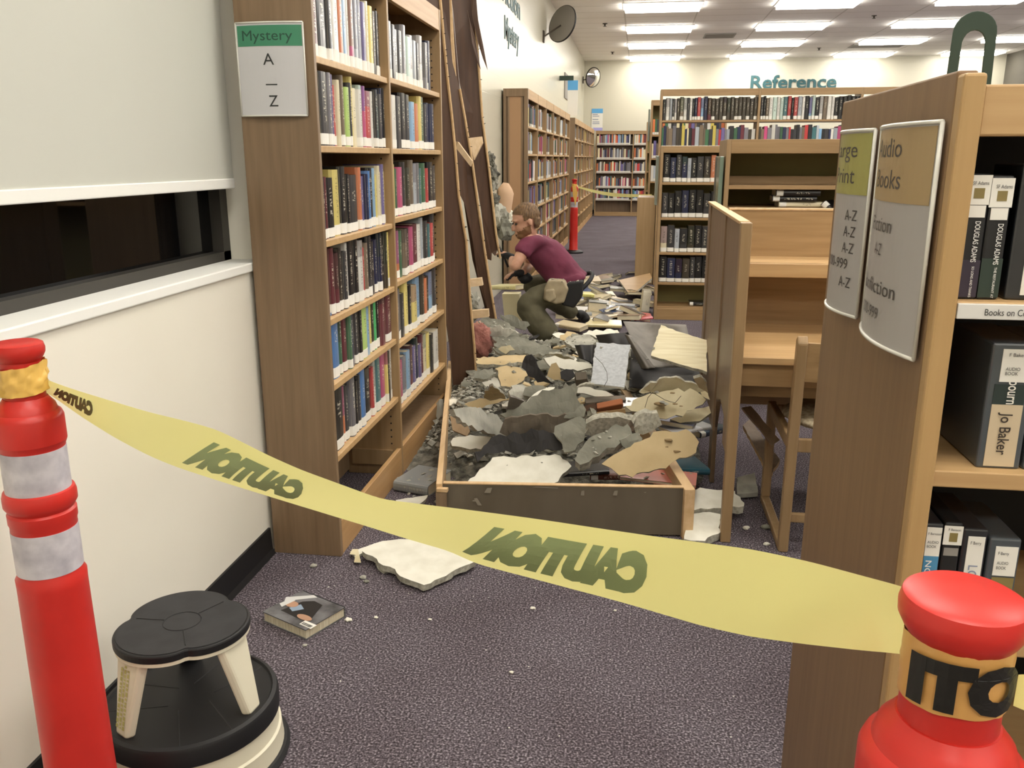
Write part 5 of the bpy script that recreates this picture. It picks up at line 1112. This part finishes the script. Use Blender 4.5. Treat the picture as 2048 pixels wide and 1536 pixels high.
# long side a-b is the fore edge (pages), c is the spine foot corner
ux = (b-a).normalized(); 
bk = empty('book', (a+c)/2+Vector((0, .0, 0)), 'hardcover book face down on the carpet, cover portrait and barcode up', 'book')
ctr = Vector(((a.x+c.x)/2, (a.y+c.y)/2, 0)); yaw = math.atan2(ux.y, ux.x); R = Matrix.Translation(ctr) @ Matrix.Rotation(yaw, 4, 'Z')
L_ = (b-a).length*1.03; D_ = .165
def lb_(name, x0, x1, y0, y1, z0, z1, m, par=bk): return MB().box(x0, x1, y0, y1, z0, z1, 0, R).build(name, m, par)
o = lb_('pages', -L_/2+.004, L_/2-.003, -D_/2+.003, D_/2-.004, .003, .031, M_page)
def portrait(nt, b):
    v = objco(nt, (1, 1, 1), 'Generated'); n = N(nt, 'ShaderNodeTexNoise', Scale=3, Detail=4); nt.links.new(v, n.inputs['Vector']); nt.links.new(ramp(nt, n.outputs['Fac'], [(.35, '#4a4a4c'), (.6, '#77777a')]), b.inputs['Base Color'])
M_port = mat('grey_dust_jacket', '#666668', .25, coat=.4, build=portrait)
lb_('front_cover', -L_/2, L_/2, -D_/2, D_/2, .0, .0032, M_port); tc_ = lb_('back_cover', -L_/2, L_/2, -D_/2, D_/2, .031, .0342, M_port); lb_('spine', -L_/2, L_/2, D_/2-.003, D_/2+.001, 0, .0342, M_port)
def shp(name, pts, z, m, par=None): mb = MB(); mb.prism([R @ Vector((x, y, z)) for x, y in pts], (0, 0, .0004)); return mb.build(name, m, par or tc_)
def ell(cx, cy, rx, ry, n=20): return [(cx+rx*math.cos(6.283*i/n), cy+ry*math.sin(6.283*i/n)) for i in range(n)]
shp('printed_figure', [(-.055, -.045), (.045, -.05), (.06, -.02), (.03, .05), (-.01, .055), (-.04, .03)], .0342, mat('print_dark', '#2d2c2d', .3))
shp('printed_collar', [(-.045, -.02), (-.02, -.03), (.0, .0), (-.03, .015)], .0345, mat('print_blue', '#8fa0b4', .3))
shp('printed_face', ell(-.055, -.0, .024, .017), .0348, mat('print_skin', '#b58e76', .3)); shp('printed_hat', [(-.090, -.02), (-.068, -.03), (-.063, .022), (-.082, .03)], .0351, mat('print_white', '#cfcfcd', .3))
shp('printed_hand', ell(.04, -.035, .03, .013), .0351, mat('print_skin', '#b58e76', .3)); shp('printed_strip', [(-.105, .02), (-.09, .0), (-.02, .075), (-.04, .08)], .0345, mat('print_white', '#cfcfcd', .3))
lbl = shp('barcode_label', [(.055, -.07), (.105, -.07), (.105, -.045), (.055, -.045)], .0345, MW)
mb = MB(); xx = .06
for i in range(12): w_ = rp.choice([.0012, .002, .003]); mb.prism([R @ Vector((x, y, .0352)) for x, y in ((xx, -.067), (xx+w_, -.067), (xx+w_, -.055), (xx, -.055))], (0, 0, .0002)); xx += w_+.0014
mb.build('bars', INK, lbl)
# stained book by the bookcase foot
flat(846, 972, .0, -.28, .17, .22, .05, 's', 'thick water-stained book on carpet against the left rail', lab=False, col='#8f9493')
bookl = [(1352, 932, .12, .35, .24, .17, .03, '#1c5f74', 'teal and blue book with white label under the tan wallboard', 0), (1318, 958, .13, -.1, .30, .17, .012, '#d77460', 'salmon pink cover lying behind the fallen end board', 0), (1225, 950, .08, .1, .2, .15, .03, '#7d4434', 'rust brown book behind the fallen end board', 0),
         (1170, 945, .10, .1, .2, .14, .02, '#26252a', 'thin black book between white slab and rust brown book', 0), (1345, 852, .24, -.2, .2, .15, .02, '#8f93b0', 'pale violet book with square label under the cream strip', 0), (1372, 858, .24, .5, .2, .15, .015, '#dcdde2', 'white booklet beside the pale violet book', 0), (1405, 862, .16, .8, .2, .15, .03, '#27435c', 'dark blue book at the foot of the carrel panel', 0),
         (1250, 815, .3, .2, .2, .14, .03, '#57302a', 'dark red book under the orange-brown block', 0),
         (1163, 590, .12, .3, .22, .15, .035, '#e6dc6a', 'yellow book lying open beside the man\'s hip pocket', 1), (1016, 579, aty(1013, 588, 6.5).z+.004, -.35, .22, .17, .035, '#efe7a2', 'pale yellow book balanced left of the man\'s knee', 1),
         (1194, 625, .05, .1, .16, .13, .10, '#34383a', 'dark boxed set standing on end in the book pile', 0), (1245, 625, .05, .0, .25, .17, .04, '#6b6660', 'thick book lying under the grey one in pile', 0), (1246, 614, .07, .0, .22, .16, .04, '#8c9299', 'grey covered book on top in the pile centre', 0), (1243, 583, .06, .05, .25, .17, .03, '#24242a', 'black book with pale page edge in the back of pile', 0),
         (1195, 640, .03, .5, .2, .14, .03, '#b5a27c', 'worn tan book in front of the dark boxed set', 0), (1228, 634, .05, .6, .2, .14, .03, '#c9b48c', 'tan book fanned open right of the worn one', 0), (1253, 634, .03, .2, .18, .14, .03, '#b93a36', 'bright red book in the front of pile', 0),
         (1207, 652, .03, .06, .30, .17, .03, '#d8c680', 'long pale yellow book at the front edge of pile', 1), (1143, 655, .04, -.45, .24, .15, .035, '#dcc797', 'buff book right of the man\'s trouser leg', 1), (1138, 636, .08, -.3, .2, .14, .04, '#c5ac82', 'brown paper book behind the buff book', 0), (1125, 618, .05, .3, .16, .12, .05, '#a99ac9', 'lavender book half hidden behind the man\'s leg', 0),
         (1172, 636, .04, .1, .1, .08, .05, '#8d9498', 'silver cased item behind the boot sole', 0), (1152, 570, .05, .2, .2, .14, .03, '#6a66b5', 'violet blue book by the man\'s belt', 0), (1290, 622, .05, .1, .07, .16, .2, '#cfc8b0', 'cream book standing at the foot of lower bookcase', 0), (1280, 640, .03, .2, .2, .14, .02, '#c8505c', 'pinkish red book at the right front of pile', 0)]
for i, (px, py, z, yw, L, d, tt_, cl, lb, yel) in enumerate(bookl):
    flat(px, py, z, yw+(math.pi if i % 3 == 1 else 0), L, d, tt_, 'w', lb, tl=(rp.uniform(-.08, .08), rp.uniform(-.1, .1)), col=cl, lab=(i % 2 == 0))
cnt = 0
for i in range(60):
    py = rp.uniform(552, 640); px = rp.uniform(1150+ (py < 575)*20, 1298); z = rp.uniform(.01, .07)+ .05*sm(640, 590, py)*0
    cl = rp.choice(['#c8b083', '#d9c9a0', '#e0d6bd', '#3a3a40', '#c9b28a', '#8a6a4a', '#b84a3a', '#4a5a80', '#d8d4cc', '#a9a5a0', '#26262c'])
    flat(px, py, z, rp.uniform(0, 6.28), rp.uniform(.18, .25), rp.uniform(.13, .17), rp.uniform(.018, .045), 'w', 'tumbled book in the pile across the aisle beyond the man', tl=(rp.uniform(-.3, .3), rp.uniform(-.3, .3)), col=cl, lab=rp.random() < .4, group='tumbled books across the aisle')
slab([(1238, 560), (1300, 546), (1304, 556), (1270, 585), (1255, 584)], .10, .20, .02, [M_oakx, M_greyl], 'loose oak shelf tipped over the far side of the book pile', 'loose_shelf', 'shelf', jag=0)
lying(aty(1378, 622, 7.76).x, 7.76, .137, .20, .15, .03, .02, 'k', 'dark book lying alone on the bottom shelf of lower bookcase')
# ================================================================== THE CROUCHING MAN
def chainmesh(name, nodes, edges, m, root_i=0, sub=2, extra=None, voxel=None, smoothit=0, parent=None, disp=0):
    """one continuous surface grown round connected joints; nodes = (point, radius)"""
    me = bpy.data.meshes.new(name); me.from_pydata([n[0] for n in nodes], edges, []); o = bpy.data.objects.new(name, me); C.objects.link(o)
    sk = o.modifiers.new('skin', 'SKIN'); sk.use_smooth_shade = True; sk.branch_smoothing = .6
    for i, n in enumerate(nodes):
        r = n[1]; me.skin_vertices[0].data[i].radius = (r, r) if not isinstance(r, tuple) else r; me.skin_vertices[0].data[i].use_root = (i == root_i)
    ss = o.modifiers.new('sub', 'SUBSURF'); ss.levels = sub; ss.render_levels = sub
    bpy.context.view_layer.update(); m2 = bpy.data.meshes.new_from_object(o.evaluated_get(bpy.context.evaluated_depsgraph_get()))
    bpy.data.objects.remove(o)
    if extra or voxel:
        bm = bmesh.new(); bm.from_mesh(m2)
        for e in (extra or []): bm.from_mesh(e); bpy.data.meshes.remove(e)
        bm.to_mesh(m2); bm.free()
    o = bpy.data.objects.new(name, m2); C.objects.link(o)
    if voxel:
        r = o.modifiers.new('v', 'REMESH'); r.mode = 'VOXEL'; r.voxel_size = voxel; r.use_smooth_shade = True
        if smoothit: s_ = o.modifiers.new('s', 'SMOOTH'); s_.iterations = smoothit; s_.factor = .5
        bpy.context.view_layer.update(); m3 = bpy.data.meshes.new_from_object(o.evaluated_get(bpy.context.evaluated_depsgraph_get()))
        o.modifiers.clear(); o.data = m3; m2 = m3
    if disp:
        bm = bmesh.new(); bm.from_mesh(m2); bm.normal_update()
        for v in bm.verts: v.co += v.normal*disp*(noise.noise(v.co*9)+.5*noise.noise(v.co*22))
        bm.to_mesh(m2); bm.free()
    o.data.materials.clear(); o.data.materials.append(m); o.data.polygons.foreach_set('use_smooth', [True]*len(o.data.polygons))
    if parent: o.parent = parent
    return o
def ellm(c, fr, r, seg=3):
    bm = bmesh.new(); bmesh.ops.create_icosphere(bm, subdivisions=seg, radius=1); F_, S_, U_ = fr
    for v in bm.verts: v.co = Vector(c)+F_*(v.co.x*r[0])+S_*(v.co.y*r[1])+U_*(v.co.z*r[2])
    me = bpy.data.meshes.new('e'); bm.to_mesh(me); bm.free(); return me
def J(px, py, Y): return aty(px, py, Y)
M_skin = mat('skin', '#c79a80', .5, build=noise_col('#cfa087', '#bf8f76', (1, 1, 1), 18, 3))
M_hair = mat('brown_hair', '#6b5136', .7, build=noise_col('#7a5e3f', '#4f3a26', (12, 2, 2), 14, 4))
M_shirt = mat('maroon_cotton', '#6d2b42', .85, build=noise_col('#743048', '#60243a', (1, 1, 1), 7, 5, .3, .7, .35, 14, .01))
M_pants = mat('olive_canvas', '#57533f', .9, build=noise_col('#615c47', '#484433', (1, 1, 1), 8, 5, .3, .7, .5, 12, .012))
M_boot = mat('black_boot', '#1d1b1b', .6); M_glove = mat('black_glove', '#1b1b1d', .7); M_pouch = mat('tan_canvas', '#a3957a', .85, build=noise_col('#ab9d82', '#8d8067', (1, 1, 1), 12, 4))
HC = J(1050, 441, 6.22); F_ = Vector((-.86, -.40, -.30)).normalized(); S_ = F_.cross(Vector((0, 0, 1))).normalized(); U_ = S_.cross(F_).normalized(); fr = (F_, S_, U_)
def H(f, s, u): return HC+F_*f+S_*s+U_*u
neck0 = J(1060, 474, 6.30)
pel = J(1140, 566, 6.34); s1 = J(1115, 535, 6.31); s2 = J(1090, 505, 6.30); s3 = J(1068, 486, 6.30)
shL = J(1056, 486, 6.14); elL = J(1028, 536, 6.04); wrL = J(1024, 516, 6.26)
shR = J(1060, 486, 6.46); elR = J(1058, 532, 6.50); wrR = J(1046, 545, 6.28)
hpL = J(1128, 580, 6.23); knL = J(1046, 603, 6.12); anL = J(1106, 682, 6.12)
hpR = J(1134, 578, 6.44); knR = J(1056, 568, 6.50); anR = J(1152, 632, 6.72)
nodes = [(pel, .11), (s1, .115), (s2, .12), (s3, .085), (neck0, .055), (H(-.02, 0, -.09), .052), (H(0, 0, -.02), .055),
         (shL, .055), ((shL+elL)/2, .046), (elL, .038), ((elL+wrL)/2, .036), (wrL, .027),
         (shR, .055), ((shR+elR)/2, .046), (elR, .038), ((elR+wrR)/2, .036), (wrR, .027),
         (hpL, .09), ((hpL+knL)/2, .078), (knL, .06), ((knL+anL)/2, .052), (anL, .038),
         (hpR, .09), ((hpR+knR)/2, .078), (knR, .06), ((knR+anR)/2, .052), (anR, .038)]
edges = [(0, 1), (1, 2), (2, 3), (3, 4), (4, 5), (5, 6), (3, 7), (7, 8), (8, 9), (9, 10), (10, 11), (3, 12), (12, 13), (13, 14), (14, 15), (15, 16), (0, 17), (17, 18), (18, 19), (19, 20), (20, 21), (0, 22), (22, 23), (23, 24), (24, 25), (25, 26)]
head = [ellm(H(-.012, 0, .028), fr, (.098, .077, .088)), ellm(H(.018, 0, -.035), fr, (.072, .062, .078)), ellm(H(.055, 0, -.082), fr, (.035, .040, .030)),
        ellm(H(.098, 0, -.022), fr, (.018, .013, .026), 2), ellm(H(.106, 0, -.034), fr, (.014, .015, .011), 2), ellm(H(.078, 0, .022), fr, (.014, .055, .010), 2),
        ellm(H(.085, 0, -.062), fr, (.012, .026, .007), 2), ellm(H(.083, 0, -.073), fr, (.011, .022, .006), 2),
        ellm(H(-.012, -.078, -.012), fr, (.018, .010, .032), 2), ellm(H(-.012, .078, -.012), fr, (.018, .010, .032), 2)]
def handmesh(wr, d, pal, sc=1.0, curl=.5, swell=0.0):
    """palm, five unequal bent fingers; d = towards fingertips, pal = palm normal (fingers curl to it)"""
    d = d.normalized(); sd = d.cross(pal).normalized(); pal = sd.cross(d).normalized(); out = []
    nd = [(wr, .026+swell), (wr+d*.05, .030+swell), (wr+d*.085, .028+swell)]; ed = [(0, 1), (1, 2)]
    for k, (off, ln) in enumerate([(-.030, .070), (-.010, .080), (.011, .075), (.030, .058)]):
        b0 = wr+d*.088+sd*off; a1 = b0+d*ln*.45*math.cos(curl*.5)+pal*ln*.45*math.sin(curl*.5); a2 = a1+d*ln*.3*math.cos(curl*1.5)+pal*ln*.3*math.sin(curl*1.5); a3 = a2+d*ln*.25*math.cos(curl*2.4)+pal*ln*.25*math.sin(curl*2.4)
        n0 = len(nd); nd += [(b0, .0095+swell), (a1, .009+swell), (a2, .0085+swell), (a3, .007+swell)]; ed += [(2, n0), (n0, n0+1), (n0+1, n0+2), (n0+2, n0+3)]
    t0 = wr+d*.03-sd*.028; n0 = len(nd); nd += [(t0, .012+swell), (t0+d*.025-sd*.022+pal*.012, .0105+swell), (t0+d*.05-sd*.028+pal*.026, .009+swell)]; ed += [(1, n0), (n0, n0+1), (n0+1, n0+2)]
    return nd, ed
hL = (Vector((-.75, .45, .30)), Vector((-.2, .3, -1))); hR = (Vector((-.75, -.25, -.1)), Vector((0, 0, -1)))
hm = []
for wr, (d, p_) in ((wrL, hL), (wrR, hR)):
    nd, ed = handmesh(wr, d, p_)
    o_ = chainmesh('h', nd, ed, M_skin, sub=1); hm.append(o_.data); bpy.data.objects.remove(o_)
man = chainmesh('person', nodes, edges, M_skin, 0, 2, head+hm, .0075, 2)
tag(man, 'man in maroon t-shirt and olive trousers crouching by the damaged wall, looking down left', 'person')
# clothing
def clothes(name, nd, ed, m, vox=.012, sm_=3, disp=.006): return chainmesh(name, nd, ed, m, 0, 2, None, vox, sm_, man, disp)
hem = J(1158, 578, 6.34)
bk_ = lambda p, a, b: p+Vector((a, 0, b))
SHN = [(s1, .150), (J(1142, 563, 6.31), .160), (J(1150, 578, 6.31), .158), (s2, .155), (s3, .11), (J(1063, 476, 6.30), .068), (shL, .082), (shL.lerp(elL, .38), .068), (shL.lerp(elL, .50), .066), (shR, .082), (shR.lerp(elR, .4), .068), (shR.lerp(elR, .5), .066), (J(1122, 566, 6.12), .135)]
clothes('shirt', SHN, [(0, 1), (1, 2), (0, 3), (3, 4), (4, 5), (4, 6), (6, 7), (7, 8), (4, 9), (9, 10), (10, 11), (1, 12)], M_shirt, disp=.008)
PN = [(J(1146, 588, 6.36), .112), (J(1126, 586, 6.24), .098), ((hpL+knL)/2, .108), (knL, .098), (knL.lerp(anL, .35), .112), (knL.lerp(anL, .7), .100), (knL.lerp(anL, 1.0), .092), (hpR, .115), ((hpR+knR)/2, .10), (knR, .085), (knR.lerp(anR, .4), .085), (anR, .062)]
clothes('trousers', PN, [(0, 1), (1, 2), (2, 3), (3, 4), (4, 5), (5, 6), (0, 7), (7, 8), (8, 9), (9, 10), (10, 11)], M_pants, disp=.012)
for wr, (d, p_) in ((wrL, hL), (wrR, hR)):
    nd, ed = handmesh(wr-d.normalized()*.02, d, p_, swell=.003); chainmesh('glove', nd, ed, M_glove, sub=2, parent=man)
chainmesh('boot', [(anL+Vector((.01, 0, 0)), .052), (J(1108, 694, 6.12), .055), (J(1088, 699, 6.08), .052), (J(1066, 703, 6.04), .042)], [(0, 1), (1, 2), (2, 3)], M_boot, sub=2, parent=man)
chainmesh('boot', [(anR, .045), (J(1162, 626, 6.74), .042), (J(1170, 636, 6.76), .046), (J(1173, 645, 6.74), .040)], [(0, 1), (1, 2), (2, 3)], M_boot, sub=2, parent=man)
# hair: cap over the back and top; beard along the jaw
def shell(name, parts, m, cut, vox=.006, disp=.004):
    bm = bmesh.new()
    for e in parts: bm.from_mesh(e); bpy.data.meshes.remove(e)
    me = bpy.data.meshes.new(name); bm.to_mesh(me); bm.free(); o = bpy.data.objects.new(name, me); C.objects.link(o)
    r = o.modifiers.new('v', 'REMESH'); r.mode = 'VOXEL'; r.voxel_size = vox
    bpy.context.view_layer.update(); m3 = bpy.data.meshes.new_from_object(o.evaluated_get(bpy.context.evaluated_depsgraph_get())); o.modifiers.clear(); o.data = m3
    bm = bmesh.new(); bm.from_mesh(m3); bmesh.ops.delete(bm, geom=[v for v in bm.verts if cut((v.co-HC).dot(F_), (v.co-HC).dot(S_), (v.co-HC).dot(U_))], context='VERTS'); bm.normal_update()
    for v in bm.verts: v.co += v.normal*disp*(noise.noise(v.co*40)+.6*noise.noise(v.co*90))
    bm.to_mesh(m3); bm.free(); m3.materials.clear(); m3.materials.append(m); m3.polygons.foreach_set('use_smooth', [True]*len(m3.polygons)); o.parent = man; return o
shell('hair', [ellm(H(-.018, 0, .034), fr, (.103, .084, .092)), ellm(H(-.05, 0, -.02), fr, (.062, .070, .07))], M_hair, lambda f, s, u: u < (-.075 if f < -.04 else (.005 if f < .03 else .055+(f-.03)*.3)))
shell('beard', [ellm(H(.022, 0, -.045), fr, (.074, .067, .072)), ellm(H(.058, 0, -.088), fr, (.040, .045, .032))], mat('brown_beard', '#7d5a3c', .8), lambda f, s, u: u > (-.048 if f > .05 else -.03) or f < -.012 or (f > .072 and abs(s) < .018 and u > -.078))
for s_ in (-.03, .03):
    e_ = ellm(H(.080, s_, .002), fr, (.011, .012, .009), 2); o = bpy.data.objects.new('eye', e_); C.objects.link(o); e_.materials.append(mat('eye_dark', '#3a3029', .2)); o.parent = man
    e_ = ellm(H(.090, s_, .022), fr, (.006, .018, .004), 2); o = bpy.data.objects.new('eyebrow', e_); C.objects.link(o); e_.materials.append(M_hair); o.parent = man
# belt, pouch, radio
mb = MB(); ax = (s1-pel).normalized(); u_ = Vector((0, 1, 0)); u_ = (u_-ax*u_.dot(ax)).normalized(); v_ = ax.cross(u_); cb = J(1152, 573, 6.33)
mb.tube([cb+u_*.155*math.cos(a*.2618)+v_*.150*math.sin(a*.2618) for a in range(25)], .016, 8); mb.build('belt', M_glove, man, True)
def bag(name, pix, Y, m, dep):
    mb = MB(); P_ = [J(x, y, Y) for x, y in pix]; mb.prism(P_, (0, dep, 0)); o = mb.build(name, m, man, bevel=.014); o.modifiers['bevel'].segments = 4; smoothby(o, 1.2); return o
bag('tool_pouch', [(1096, 560), (1128, 562), (1137, 578), (1128, 606), (1112, 609), (1086, 600), (1088, 578)], 6.06, M_pouch, .12); bag('pouch_pocket', [(1090, 580), (1108, 578), (1112, 598), (1100, 606), (1088, 599)], 6.03, M_pouch, .05)
bag('side_bag', [(1134, 566), (1166, 562), (1163, 596), (1148, 617), (1122, 610), (1128, 600)], 6.08, M_glove, .16)
blob('knee_pad', J(1050, 556, 6.33), (.055, .04, .04), M_glove, parent=man, amp=.2, seed=9)
# the glow-free tool he holds: a short pry bar against the wall board
pb = MB(); tip = wrL+hL[0].normalized()*.10; pb.tube([tip+Vector((.05, -.04, -.10)), tip+Vector((0, 0, 0)), tip+Vector((-.05, .04, .09))], .008, 8); o = pb.build('pry_bar', M_rubber, None, True); tag(o, 'short dark tool held in the man\'s gloved hand near the wall', 'tool')
# fine chips resting on top of the slabs
bpy.context.view_layer.update(); DG = bpy.context.evaluated_depsgraph_get()
def ftop(r):
    x = r.uniform(-1.0, .33); y = r.uniform(3.2, 6.6)
    ok, loc, nrm_, idx, ob, mt = SC.ray_cast(DG, Vector((x, y, .75)), Vector((0, 0, -1)))
    if not ok or loc.z > .62 or loc.z < .04 or nrm_.z < .5 or ob.name.startswith(('person', 'shirt', 'trouser', 'boot', 'side_rail', 'end_board', 'edge', 'shelf')): return None
    if any(q in ob.get('label', '') for q in ('white', 'cream', 'blue-grey', 'large tan', 'building paper')) and r.random() < .9: return None
    return (x, y, loc.z-.002, r.choice([.003, .004, .006, .009, .014])*r.uniform(.7, 1.3))
chips(1900, ftop, 'rubble_chips', M_greyl, 'fine pale chips and dust lying on top of the broken slabs', 'rubble')
